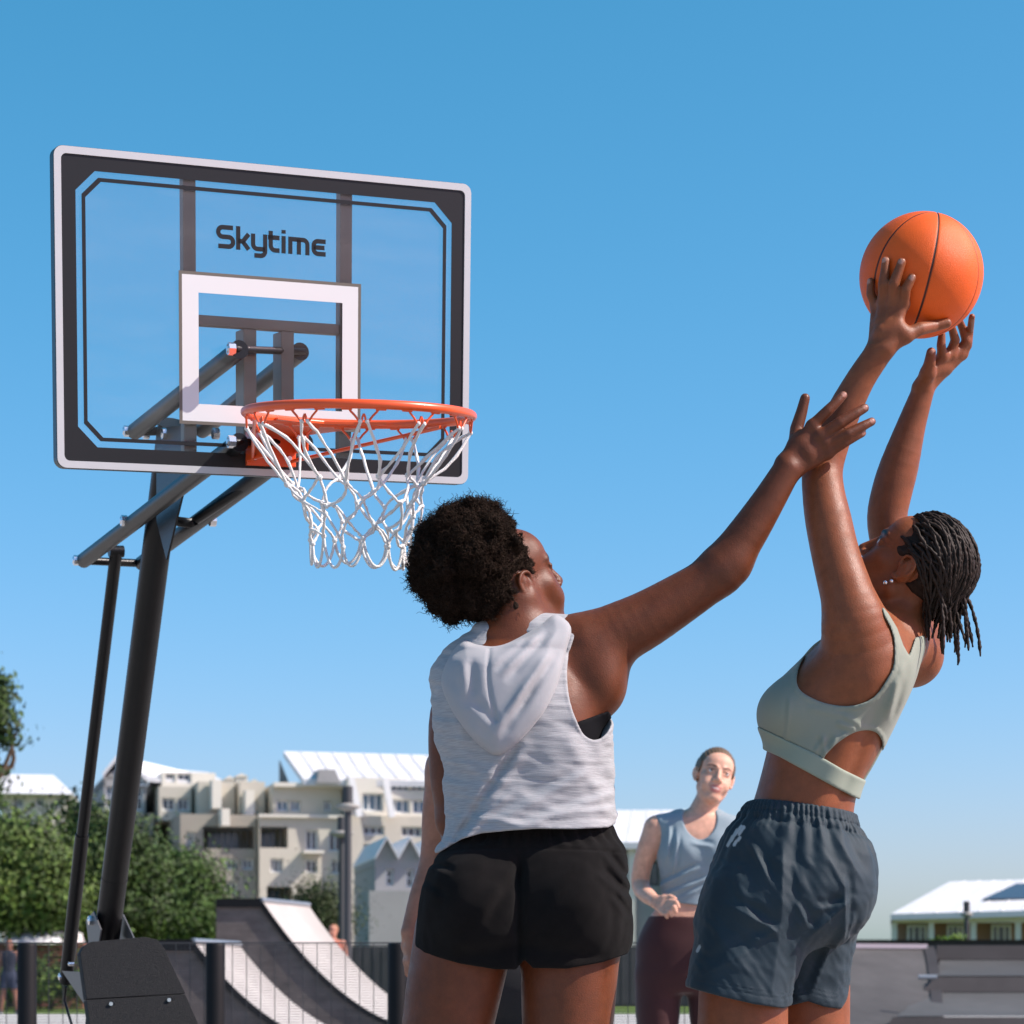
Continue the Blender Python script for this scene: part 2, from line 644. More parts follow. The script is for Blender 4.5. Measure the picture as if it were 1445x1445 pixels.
# ------------------------------------------------------------------ basketball hoop (its own frame: x along the board, y to the rear, z up)
def rot_hoop(yaw, pitch, roll):
    return np.array(Matrix.Rotation(yaw, 3, 'Z') @ Matrix.Rotation(pitch, 3, 'X') @ Matrix.Rotation(roll, 3, 'Y'))
HR = rot_hoop(.4216, .1346, -.0448)
HO = np.array([-.5348, 5.3166, 2.2269])
BW, BH, RD, RZ, RR = .9551, .6667, .5706, -.2422, .2275
def hl(px, py, x=None, y=None):
    """photo pixel -> hoop frame, on the plane x = const or y = const"""
    d = HR.T @ np.array([(px - PX0) / FPX, 1, (PY0 - py) / FPX])
    o = HR.T @ (np.array([0, 0, HC]) - HO)
    t = (x - o[0]) / d[0] if x is not None else (y - o[1]) / d[1]
    return o + t * d
def hw(p):
    return HO + HR @ np.asarray(p, float)
hoop_base_xy = hw(hl(150, 1320, x=0.0))
hoop = thing('basketball_hoop', 'black portable basketball hoop with clear backboard, orange rim and white net', 'basketball hoop', (hoop_base_xy[0], hoop_base_xy[1], 0))
def HM():
    return MB(HR, HO)

def rrect(w, h, r, n=6):
    P = []
    for cx, cz, a0 in ((w/2-r, h/2-r, 0), (-w/2+r, h/2-r, 90), (-w/2+r, -h/2+r, 180), (w/2-r, -h/2+r, 270)):
        for i in range(n + 1):
            a = math.radians(a0 + 90 * i / n)
            P.append((cx + r * math.cos(a), cz + r * math.sin(a)))
    return P
def chamfer(w, h, c):
    return [(w/2, h/2-c), (w/2-c, h/2), (-w/2+c, h/2), (-w/2, h/2-c), (-w/2, -h/2+c), (-w/2+c, -h/2), (w/2-c, -h/2), (w/2, -h/2+c)]
def ring(mb, P, Q, y0, y1, smooth=False):
    """a frame between outline P and outline Q (same count), from y0 to y1"""
    n = len(P)
    V = [(p[0], y, p[1]) for y in (y0, y1) for p in P] + [(q[0], y, q[1]) for y in (y0, y1) for q in Q]
    F = []
    for i in range(n):
        j = (i + 1) % n
        F += [(i, j, 2*n+j, 2*n+i), (n+j, n+i, 3*n+i, 3*n+j), (j, i, n+i, n+j), (2*n+i, 2*n+j, 3*n+j, 3*n+i)]
    mb.add(V, F)
def resample(P, n):
    P = np.asarray(P, float)
    Q = np.vstack([P, P[:1]])
    s = np.r_[0, np.cumsum(np.linalg.norm(np.diff(Q, axis=0), axis=1))]
    t = np.linspace(0, s[-1], n, endpoint=False)
    return np.c_[np.interp(t, s, Q[:, 0]), np.interp(t, s, Q[:, 1])]

# backboard: acrylic sheet > trim, printed border, line, target square, lettering
b = HM()
b.prism(rrect(BW - .012, BH - .012, .014), 'y', .0, .010)
board = b.build('backboard', M['acrylic'], hoop)
b = HM()
ring(b, rrect(BW, BH, .02), rrect(BW - .03, BH - .03, .012), -.004, -.0005)
b.build('front_trim', M['silver'], board)
b = HM()
ring(b, rrect(BW + .002, BH + .002, .021), rrect(BW - .011, BH - .011, .0145), -.0005, .030)
b.build('board_frame', M['black_metal'], board)
b = HM()
n = 28
O = rrect(BW - .0295, BH - .0295, .012)
I = []
cw, ch, cc = BW - .092, BH - .092, .042
cor = {0: [(cw/2, ch/2-cc), (cw/2-cc, ch/2)], 1: [(-cw/2+cc, ch/2), (-cw/2, ch/2-cc)], 2: [(-cw/2, -ch/2+cc), (-cw/2+cc, -ch/2)], 3: [(cw/2-cc, -ch/2), (cw/2, -ch/2+cc)]}
for k in range(4):
    A, B = cor[k]
    for i in range(7):
        t = i / 6
        I.append((A[0] * (1-t) + B[0] * t, A[1] * (1-t) + B[1] * t))
ring(b, O, I, -.0015, -.0003)
b.build('printed_border', M['ink'], board)
b = HM()
ring(b, chamfer(BW - .118, BH - .118, .036), chamfer(BW - .134, BH - .134, .034), -.0015, -.0003)
b.build('printed_line', M['ink'], board)
# target square, measured on the board plane
q = [hl(253.5, 381, y=0), hl(509.5, 401.6, y=0), hl(251.5, 598, y=0), hl(508, 610, y=0)]
tx0, tx1 = (q[0][0] + q[2][0]) / 2, (q[1][0] + q[3][0]) / 2
tz1, tz0 = (q[0][2] + q[1][2]) / 2, (q[2][2] + q[3][2]) / 2
tcx, tcz = (tx0 + tx1) / 2, (tz0 + tz1) / 2
def rect(w, h):
    return [(tcx + sx * w / 2, tcz + sz * h / 2) for sx, sz in ((1, 1), (-1, 1), (-1, -1), (1, -1))]
tw, thh = tx1 - tx0, tz1 - tz0
b = HM()
ring(b, rect(tw, thh), rect(tw - .014, thh - .014), -.0015, -.0003)
b.build('target_outline', M['ink_brown'], board)
b = HM()
ring(b, rect(tw - .014, thh - .014), rect(tw - .088, thh - .088), -.0016, -.0003)
b.build('target_square', M['ink_white'], board)
# lettering: stroked letters 'Skytime'
L0, L1 = hl(304.5, 335, y=0), hl(464, 345, y=0)
lx0, lw = L0[0], L1[0] - L0[0]
zb = (hl(308, 351, y=0)[2] + hl(460, 362, y=0)[2]) / 2     # baseline
cap = (hl(306, 317.5, y=0)[2] - hl(306, 351, y=0)[2])
xh = cap * .74
sw = cap * .2
letters = []
def arc(cx, cz, r, a0, a1, n=5):
    return [(cx + r * math.cos(math.radians(a0 + (a1 - a0) * i / n)), cz + r * math.sin(math.radians(a0 + (a1 - a0) * i / n))) for i in range(n + 1)]
u = lw / 7.35          # letter unit
h2 = sw / 2
def rr(x0, x1, z0, z1, r, corners):
    pass
H_, X_ = cap - sw, xh - sw
r = .28 * u
def put(x, strokes):
    for s_ in strokes:
        letters.append([(lx0 + x + p[0], zb + h2 + p[1]) for p in s_])
wS = .95 * u
put(h2, [[(wS, H_)] + [(r, H_)] + arc(r, H_ - r, r, 90, 180) + [(0, H_/2 + r)] + arc(r, H_/2 + r, r, 180, 270) + [(wS - r, H_/2)] + arc(wS - r, H_/2 - r, r, 90, 0) + [(wS, r)] + arc(wS - r, r, r, 0, -90) + [(0, 0)]])
wk = .68 * u
put(1.42*u, [[(0, -h2), (0, H_ + h2)], [(0, X_*.5), (wk*.45, X_*.5), (wk, X_ + h2*.6)], [(wk*.42, X_*.5), (wk, -h2*.6)]])
wy = .78 * u
put(2.38*u, [[(0, X_ + h2), (0, r)] + arc(r, r, r, 180, 270) + [(wy, 0)], [(wy, X_ + h2), (wy, -.28*cap + r)] + arc(wy - r, -.28*cap + r, r, 0, -90) + [(wy*.1, -.28*cap)]])
wt = .58 * u
put(3.52*u, [[(0, H_ + h2*.2), (0, r)] + arc(r, r, r, 180, 270) + [(wt, 0)], [(-.18*u, X_), (wt, X_)]])
put(4.36*u, [[(0, -h2), (0, X_ + h2)], [(0, H_ - h2*.6), (0, H_ + h2)]])
wm = 1.12 * u
put(4.80*u, [[(0, -h2), (0, X_), (wm - r, X_)] + arc(wm - r, X_ - r, r, 90, 0) + [(wm, -h2)], [(wm/2, -h2), (wm/2, X_)]])
we = .80 * u
put(6.33*u, [[(we, X_), (r, X_)] + arc(r, X_ - r, r, 90, 180) + [(0, r)] + arc(r, r, r, 180, 270) + [(we, 0)], [(0, X_*.5), (we*.9, X_*.5)]])
b = HM()
for s_ in letters:
    s_ = np.array(s_)
    keep = [0] + [i for i in range(1, len(s_)) if np.linalg.norm(s_[i] - s_[i-1]) > 1e-6]
    s_ = s_[keep]
    d = np.diff(s_, axis=0)
    d /= np.linalg.norm(d, axis=1)[:, None]
    nn = np.c_[-d[:, 1], d[:, 0]]
    vn = np.vstack([nn[:1], (nn[:-1] + nn[1:]), nn[-1:]])
    vn /= np.linalg.norm(vn, axis=1)[:, None]
    sc_ = np.r_[1, 1 / np.clip((vn[1:-1] * nn[:-1]).sum(1), .5, 1), 1]
    A, B = s_ + vn * h2 * sc_[:, None], s_ - vn * h2 * sc_[:, None]
    k = len(s_)
    V = [(p[0], -.0016, p[1]) for p in A] + [(p[0], -.0016, p[1]) for p in B]
    b.add(V, [(i, k + i, k + i + 1, i + 1) for i in range(k - 1)])
b.build('lettering', M['ink'], board)

# steel frame behind the board
FY = .012
xl = (hl(270, 300, y=FY)[0] + hl(266, 560, y=FY)[0]) / 2
xr = hl(488.5, 340, y=FY)[0]
fr = []
for x in (xl, xr):
    b = HM()
    b.box(x - .0145, x + .0145, FY, FY + .028, -BH/2 + .012, BH/2 - .012)
    b.build('upright', M['grey_metal'], hoop, bevel=.002)
zbar = (hl(300, 453, y=FY)[2] + hl(470, 464, y=FY)[2]) / 2
b = HM()
b.box(xl + .0147, xr - .0147, FY + .001, FY + .027, zbar - .0115, zbar + .0115)
b.build('crossbar', M['grey_metal'], hoop, bevel=.002)
xa, xb = hl(353, 500, y=FY)[0], hl(406, 500, y=FY)[0]
for x in (xa, xb):
    b = HM()
    b.box(x - .015, x + .015, FY, FY + .06, -BH/2 + .02, zbar - .012)
    b.build('bracket_channel', M['grey_metal'], hoop, bevel=.002)

def bolt(c, r=.011, along=(1, 0, 0), ln=.018, parent=None):
    b = HM()
    a = np.asarray(along, float)
    c = np.asarray(c, float)
    b.tube([c - a * ln/2, c + a * ln * .35, c + a * ln * .36, c + a * ln*.5], [r*1.25, r*1.25, r, r*.55], seg=8, smooth=False)
    return b.build('bolt', M['chrome'], parent if parent else hoop)

# lifting arms (two upper, two lower), slanting down to the rear
ar = .0205
xL, xR = xa - .045, xb + .045
def arm(name, x, p0, p1, r=ar):
    A, B = hl(*p0, x=x), hl(*p1, x=x)
    b = HM()
    b.tube([A, B], r, seg=16)
    return b.build(name, M['black_metal'], hoop), A, B
a1, A, B = arm('lifting_arm', xL, (338, 493), (190, 609))
bolt(A + [-.02, 0, 0], along=(-1, 0, 0), parent=a1); bolt(B + [-.022, 0, 0], along=(-1, 0, 0), parent=a1)
a2, A2, B2 = arm('lifting_arm', xR, (424, 496), (285, 607))
bolt(A2 + [-.03, 0, 0], along=(-1, 0, 0), parent=a2); bolt(B2 + [.02, 0, 0], along=(1, 0, 0), parent=a2)
a3, A3, B3 = arm('lifting_arm', xL, (338, 624), (118, 791))
bolt(A3 + [-.02, 0, 0], along=(-1, 0, 0), parent=a3); bolt(B3 + [-.022, 0, 0], along=(-1, 0, 0), parent=a3)
mid = hl(186, 735, x=xL)
bolt(mid + [-.022, 0, 0], along=(-1, 0, 0), parent=a3)
a4, A4, B4 = arm('lifting_arm', xR, (430, 624), (200, 795))
bolt(hl(290, 735, x=xR) + [.02, 0, 0], along=(1, 0, 0), parent=a4)
for P_, Q_, r_ in ((A + [-.01, 0, 0], A2 + [.01, 0, 0], .008), (A3 + [-.01, 0, 0], A4 + [.01, 0, 0], .008), (B3, B4, .011), (B, B2, .011)):
    b = HM()
    b.tube([P_, Q_], r_, seg=10)
    b.build('pivot_rod', M['black_metal'], hoop)
# brace that bends from the pole out to the far arm
P0 = hl(252, 736, x=.02)
b = HM()
b.tube([P0, hl(268, 738, x=.04), hl(278, 733, x=.07), hl(370, 672, x=xR)], .0125, seg=12)
b.build('brace', M['black_metal'], hoop)

# pole
pt, pb = hl(243, 600, x=0), hl(151, 1322, x=0)
b = HM()
PR = .0365
b.tube([pt, pb], PR, seg=28, ry=1.0)
pole = b.build('pole', M['black_metal'], hoop)
pd = (pb - pt) / np.linalg.norm(pb - pt)
# welded head plates either side of the pole
b = HM()
for sx in (-1, 1):
    pl = [hl(222, 604, x=sx*.042), hl(262, 600, x=sx*.042), hl(258, 700, x=sx*.042), hl(236, 790, x=sx*.042), hl(222, 735, x=sx*.042)]
    V = [p + [-.0025, 0, 0] for p in pl] + [p + [.0025, 0, 0] for p in pl]
    k = len(pl)
    b.add(V, [tuple(range(k))[::-1], tuple(range(k, 2*k))] + [(i, (i+1) % k, k+(i+1) % k, k+i) for i in range(k)])
b.build('head_plate', M['black_metal'], pole)
b = HM()
b.tube([pt, pt - pd * .004], [PR + .002, PR + .002], seg=28)
b.build('pole_cap', M['black_metal'], pole)
b = HM()
c_ = pb - pd * (np.linalg.norm(pb - pt) * .13)
b.tube([c_, c_ + pd * .003], PR + .0007, seg=28)
b.build('pole_joint', M['black_metal'], pole)
for px_, py_, sx in ((232, 612, -1), (205, 612, -1), (305, 612, 1)):
    bolt(hl(px_, py_, x=sx*.05), along=(sx, 0, 0), parent=pole)
# adjuster strut at the rear: thin inner tube in a wider outer tube
s0, s1, s2 = hl(164, 778, x=-.005), hl(116, 1178, x=-.005), hl(93, 1385, x=-.005)
b = HM()
b.tube([s0, s1], .017, seg=16)
st = b.build('adjuster_strut', M['black_metal'], hoop)
b = HM()
b.tube([s1, s2], .0205, seg=16)
b.build('strut_sleeve', M['black_metal'], st)
b = HM()
b.tube([s0 + [-.02, 0, 0], s0 + [.02, 0, 0]], .016, seg=14)
b.build('strut_head', M['black_metal'], st)
for px_, py_ in ((86, 1378), (100, 1360)):
    bolt(hl(px_, py_, x=-.022), r=.009 if px_ < 90 else .005, along=(-1, 0, 0), parent=st)
# flexible cable under the strut
b = HM()
b.tube([hl(93, 1392, x=-.005), hl(91, 1412, x=-.005), hl(97, 1432, x=-.005), hl(103, 1452, x=-.005), hl(108, 1475, x=-.005)], .0045, seg=8)
b.build('cable', M['black_metal'], hoop)

# base: brackets, sloping cover, wheeled tank on the ground
D0 = hw(hl(160, 1325, x=0))
def face(px, py, dy):
    return w2(px, py, D0[1] + dy)
b = MB()
top = [(113, 1345), (118, 1335), (128, 1329), (206, 1322), (222, 1326), (232, 1338)]
bot = [(330, 1560), (104, 1560)]
def slope(py):
    return -.06 - (py - 1322) / 238 * .16
crease = 1408
outl = [(113, 1345), (118, 1335), (128, 1329), (206, 1322), (222, 1326), (232, 1338), (262, 1402), (122, 1410)]
P1 = [face(x, y, slope(y)) for x, y in outl]
low = [(122, 1411), (262, 1403), (330, 1560), (142, 1568)]
P2 = [face(x, y, slope(y) - .004) for x, y in low]
for P in (P1, P2):
    k = len(P)
    V = [p for p in P] + [p + np.array([-.012, .02, -.004]) for p in P]
    b.add(V, [tuple(range(k)), tuple(range(k, 2*k))[::-1]] + [((i+1) % k, i, k+i, k+(i+1) % k) for i in range(k)])
cover = b.build('base_cover', M['dark_panel'], hoop, bevel=.0015)
for x, y in ((157, 1416.5), (239, 1411)):
    c_ = face(x, y, slope(y) - .006)
    b = MB()
    b.tube([c_ + [0, .004, 0], c_ + [0, -.004, 0]], [.0065, .0055], seg=12)
    b.build('bolt', M['chrome'], cover)
    b = MB()
    b.tube([c_ + [.0015, .005, -.001], c_ + [.0015, .0005, -.001]], .0092, seg=14)
    b.build('washer', M['ink'], cover)
# fork brackets that hold the pole foot and the strut foot
b = HM()
for sx in (-1, 1):
    x = sx * .036
    q_ = [(122, 1298), (133, 1286), (143, 1312), (140, 1332), (127, 1340)] if sx < 0 else [(170, 1300), (174, 1290), (190, 1325), (192, 1345), (160, 1345), (158, 1318)]
    pl = [hl(*p_, x=sx * .045) for p_ in q_]
    k = len(pl)
    V = [p + [-.002, 0, 0] for p in pl] + [p + [.002, 0, 0] for p in pl]
    b.add(V, [tuple(range(k))[::-1], tuple(range(k, 2*k))] + [(i, (i+1) % k, k+(i+1) % k, k+i) for i in range(k)])
br = b.build('pole_bracket', mat('grey_steel_bracket', (.09, .09, .095), .4, .5), hoop)
bolt(hl(128, 1299, x=-.05), along=(-1, 0, 0), parent=br)
b = HM()
for sx in (-1, 1):
    x = sx * .03
    pl = [hl(88, 1370, x=x), hl(118, 1372, x=x), hl(140, 1420, x=x), hl(122, 1420, x=x)]
    k = len(pl)
    V = [p + [-.002, 0, 0] for p in pl] + [p + [.002, 0, 0] for p in pl]
    b.add(V, [tuple(range(k))[::-1], tuple(range(k, 2*k))] + [(i, (i+1) % k, k+(i+1) % k, k+i) for i in range(k)])
b.build('strut_bracket', mat('grey_steel_plate', (.09, .09, .095), .4, .5), hoop)
cx_, cy_ = D0[0] + .12, D0[1] - .02
b = MB()
def frus(b, x0, x1, y0, y1, z0, X0, X1, Y0, Y1, z1):
    V = [(x0, y0, z0), (x1, y0, z0), (x1, y1, z0), (x0, y1, z0), (X0, Y0, z1), (X1, Y0, z1), (X1, Y1, z1), (X0, Y1, z1)]
    b.add(V, [(3, 2, 1, 0), (4, 5, 6, 7), (0, 1, 5, 4), (1, 2, 6, 5), (2, 3, 7, 6), (3, 0, 4, 7)])
frus(b, cx_ - .42, cx_ + .42, cy_ - .32, cy_ + .36, .0, cx_ - .36, cx_ + .36, cy_ - .26, cy_ + .3, .2)
b.build('base_tank', M['dark_panel'], hoop, bevel=.03)
b = MB()
f0 = face(150, 1575, -.12)
frus(b, cx_ - .2, cx_ + .2, cy_ - .22, cy_ + .12, .205, D0[0] - .06, D0[0] + .07, D0[1] - .05, D0[1] + .04, D0[2] - .09)
b.build('base_neck', M['dark_panel'], hoop, bevel=.015)

# rim: bracket, hoop ring, side rods, net hooks
rc_ = np.array([0, -RD, RZ])
th = np.linspace(0, 2*math.pi, 97)
b = HM()
b.tube(np.c_[rc_[0] + RR * np.cos(th), rc_[1] + RR * np.sin(th), np.full(97, rc_[2])], .0092, seg=14, cap=False, up=(0, 0, 1))
rim = b.build('rim', M['rim'], hoop)
q0, q1 = hl(348, 590, y=-.012), hl(414, 600, y=-.012)
b = HM()
bx0, bx1 = -.057, .057
zt, zl = RZ + .002, hl(380, 658, y=-.01)[2]
b.box(bx0, bx1, -.014, -.0022, zl, zt)
b.box(bx0, bx0 + .006, -.15, -.0142, zl + .01, zt - .001)
b.box(bx1 - .006, bx1, -.10, -.0142, zl + .03, zt - .001)
for z in (RZ - .001,):
    pass
ring_in = RD - RR
b.prism([(bx0, -.0143), (bx1, -.0143), (.12, -ring_in - .075), (.06, -ring_in - .035), (0, -ring_in - .018), (-.06, -ring_in - .035), (-.12, -ring_in - .075)], 'z', RZ - .004, RZ + .003)
b.build('rim_bracket', M['rim'], rim, bevel=.0015)
for sx in (-1, 1):
    b = HM()
    A = np.array([sx * .045, -.016, zl + .012])
    B = np.array([sx * RR * .88, -RD + RR * .25, RZ - .012])
    b.tube([A, B], .0042, seg=8)
    b.build('support_rod', M['rim'], rim)
for x, z in ((-.04, zl + .018), (.04, zl + .018)):
    b = HM()
    b.tube([(x, -.013, z), (x, -.02, z)], [.009, .006], seg=10)
    b.build('bolt', M['chrome'], rim)
NH = 12
for k in range(NH):
    b = HM()
    a0 = 2 * math.pi * (k + .4) / NH
    def rp(da, dr, dz):
        return rc_ + [(RR + dr) * math.cos(a0 + da), (RR + dr) * math.sin(a0 + da), dz]
    for s_ in (-1, 1):
        b.tube([rp(s_*.13, 0, -.007), rp(s_*.115, -.001, -.013), rp(s_*.075, -.002, -.022), rp(s_*.045, -.003, -.031), rp(s_*.03, -.003, -.034), rp(s_*.016, -.003, -.031), rp(s_*.012, -.003, -.024), rp(s_*.0, -.003, -.018)], .0023, seg=6)
        b.tube([rp(s_*.19, 0, -.0085), rp(s_*.1, 0, -.0088)], .003, seg=6)
    b.build('net_hook', M['rim'], rim)

# net: cords from hook to hook, crossing and knotting downwards
b = HM()
rg = np.random.default_rng(3)
NC = 12
levels = [(-.033, RR - .006), (-.135, .138), (-.175, .120), (-.215, .104), (-.252, .092), (-.288, .086)]
def npnt(lev, ang, jit=.006):
    z, r_ = levels[lev]
    return rc_ + np.array([r_ * math.cos(ang) + .006 * lev / 5, r_ * math.sin(ang), z]) + rg.normal(0, jit, 3) * (lev > 0)
step = 2 * math.pi / NC
hook = [2 * math.pi * (k + .4) / NH for k in range(NH)]
nodes = {}
for k in range(NC):
    nodes[(1, k)] = npnt(1, hook[k] + step * .5, .008)
    nodes[(2, k)] = npnt(2, hook[k], .008)
    nodes[(3, k)] = npnt(3, hook[k] + step * .5, .008)
    nodes[(4, k)] = npnt(4, hook[k], .008)
def cord(A, B, r=.0030, sag=.006):
    A, B = np.asarray(A), np.asarray(B)
    off = rg.normal(0, sag, 3)
    ts = np.linspace(0, 1, 9)
    P = [A * (1-t) + B * t + off * math.sin(math.pi * t) + rg.normal(0, .0007, 3) for t in ts]
    b.tube(P, [r * (1.12 if i % 2 else .9) * (1 + .12 * rg.normal()) for i in range(9)], seg=6)
for k in range(NC):
    a0 = hook[k]
    for s_ in (-1, 1):
        top_ = rc_ + np.array([(RR - .003) * math.cos(a0 + s_*.03), (RR - .003) * math.sin(a0 + s_*.03), -.032])
        tgt = nodes[(1, k if s_ > 0 else (k - 1) % NC)]
        cord(top_, tgt, .0032, .007)
        b.ball(top_, .0048, 8, 5)
    n1 = nodes[(1, k)]
    cord(n1, nodes[(2, k)]); cord(n1, nodes[(2, (k + 1) % NC)])
    n3 = nodes[(3, k)]
    cord(n3, nodes[(2, k)]); cord(n3, nodes[(2, (k + 1) % NC)])
    cord(n3, nodes[(4, k)]); cord(n3, nodes[(4, (k + 1) % NC)])
    b.ball(n1, .0066, 8, 5); b.ball(n3, .0054, 8, 5); b.ball(nodes[(2, k)], .0054, 8, 5); b.ball(nodes[(4, k)], .006, 8, 5)
    # hanging end loop between neighbouring knots
    A, B = nodes[(4, k)], nodes[(4, (k + 1) % NC)]
    if k % 1 == 0:
        dn = .042 + .012 * rg.random()
        P = []
        for t in np.linspace(0, 1, 13):
            P.append(A * (1-t) + B * t + np.array([0, 0, -dn * math.sin(math.pi * t) ** .6]))
        b.tube(P, .0031, seg=6)
b.build('net', M['net'], hoop)
# ------------------------------------------------------------------ materials of the surroundings
M.update(
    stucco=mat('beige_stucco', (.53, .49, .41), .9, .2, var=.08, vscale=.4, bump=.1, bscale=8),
    stucco_d=mat('shaded_beige_stucco', (.30, .275, .235), .9, .2, var=.1, vscale=.4, bump=.1, bscale=8),  # darker copy of the beige stucco, the wing's shade put into its colour
    cream=mat('cream_render', (.66, .63, .55), .9, .2, var=.05, vscale=.4),
    white=mat('white_paint', (.78, .78, .77), .7, .3, var=.04, vscale=1.0),
    roof=mat('white_metal_roof', (.6, .605, .615), .55, .3, var=.05, vscale=.5, stretch=(4, 1, 1)),
    glass=mat('window_glass', (.03, .045, .06), .08, .8),
    glass_b=mat('blue_window_glass', (.10, .17, .24), .15, .7),
    dark=mat('dark_recess', (.05, .048, .045), .9, .2),
    grey_wall=mat('grey_render', (.30, .30, .30), .9, .2, var=.1, vscale=.5),
    frame_w=mat('white_window_frame', (.72, .73, .73), .5, .4),
    frame_d=mat('dark_window_frame', (.06, .062, .066), .6, .2),
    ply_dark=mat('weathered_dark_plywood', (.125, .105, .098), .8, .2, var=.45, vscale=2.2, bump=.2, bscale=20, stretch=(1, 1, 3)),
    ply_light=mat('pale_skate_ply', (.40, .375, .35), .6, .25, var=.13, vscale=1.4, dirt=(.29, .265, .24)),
    steel_edge=mat('steel_edge', (.32, .33, .35), .4, .5, metal=.6),
    black_paint=mat('black_paint', (.007, .007, .008), .55, .18, var=.2, vscale=6),
    dark_wire=mat('dark_fence_wire', (.045, .045, .048), .5, .4),
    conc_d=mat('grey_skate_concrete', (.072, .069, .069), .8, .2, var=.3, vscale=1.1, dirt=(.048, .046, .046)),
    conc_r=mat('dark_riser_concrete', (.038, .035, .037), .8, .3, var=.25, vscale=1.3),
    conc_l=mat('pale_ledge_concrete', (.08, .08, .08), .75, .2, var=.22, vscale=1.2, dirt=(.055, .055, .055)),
    brick=mat('red_brown_brick', (.24, .10, .07), .9, .2, var=.25, vscale=5),
    bark=mat('bark', (.11, .08, .055), .95, .1, var=.3, vscale=6, bump=.5, bscale=20),
    leaf=mat('leaf', (.07, .1, .03), .6, .25, attr=True),
    solar=mat('solar_panel', (.05, .06, .08), .25, .6),
)

# ------------------------------------------------------------------ buildings
def XW(px, Y): return (px - PX0) * Y / FPX
def ZW(py, Y): return HC + (PY0 - py) * Y / FPX

def wall_front(b, Y, x0, x1, z0, z1, holes, reveal=.35):
    """front face at y = Y with real openings, plus their reveals"""
    xs = sorted({x0, x1, *[h[0] for h in holes], *[h[1] for h in holes]})
    zs = sorted({z0, z1, *[h[2] for h in holes], *[h[3] for h in holes]})
    for i in range(len(xs) - 1):
        for j in range(len(zs) - 1):
            cx, cz = (xs[i] + xs[i+1]) / 2, (zs[j] + zs[j+1]) / 2
            if any(h[0] < cx < h[1] and h[2] < cz < h[3] for h in holes):
                continue
            b.quad((xs[i], Y, zs[j]), (xs[i+1], Y, zs[j]), (xs[i+1], Y, zs[j+1]), (xs[i], Y, zs[j+1]))
    for a, c, e, g in holes:
        r = Y + reveal
        b.quad((a, Y, e), (a, Y, g), (a, r, g), (a, r, e))
        b.quad((c, Y, g), (c, Y, e), (c, r, e), (c, r, g))
        b.quad((a, Y, g), (c, Y, g), (c, r, g), (a, r, g))
        b.quad((c, Y, e), (a, Y, e), (a, r, e), (c, r, e))
def shell(b, x0, x1, y0, y1, z0, z1):
    """sides, back and top of a block whose front is a wall_front"""
    b.quad((x0, y1, z0), (x0, y0, z0), (x0, y0, z1), (x0, y1, z1))
    b.quad((x1, y0, z0), (x1, y1, z0), (x1, y1, z1), (x1, y0, z1))
    b.quad((x1, y1, z0), (x0, y1, z0), (x0, y1, z1), (x1, y1, z1))
    b.quad((x0, y0, z1), (x1, y0, z1), (x1, y1, z1), (x0, y1, z1))
def window(parent, Y, h, nx=2, nz=1, fm='frame_w', gm='glass', reveal=.3, depth=None):
    a, c, e, g = h
    y = Y + reveal
    f = MB()
    t = .09
    f.box(a, a + t, y - .08, y, e, g); f.box(c - t, c, y - .08, y, e, g)
    f.box(a + t, c - t, y - .08, y, e, e + t); f.box(a + t, c - t, y - .08, y, g - t, g)
    for i in range(1, nx):
        x = a + (c - a) * i / nx
        f.box(x - .035, x + .035, y - .07, y - .002, e + t, g - t)
    for i in range(1, nz):
        z = e + (g - e) * i / nz
        f.box(a + t, c - t, y - .066, y - .004, z - .03, z + .03)
    o = f.build('window', M[fm], parent)
    p = MB()
    p.quad((a, y + .01, e), (c, y + .01, e), (c, y + .01, g), (a, y + .01, g))
    p.build('pane', M[gm], o)
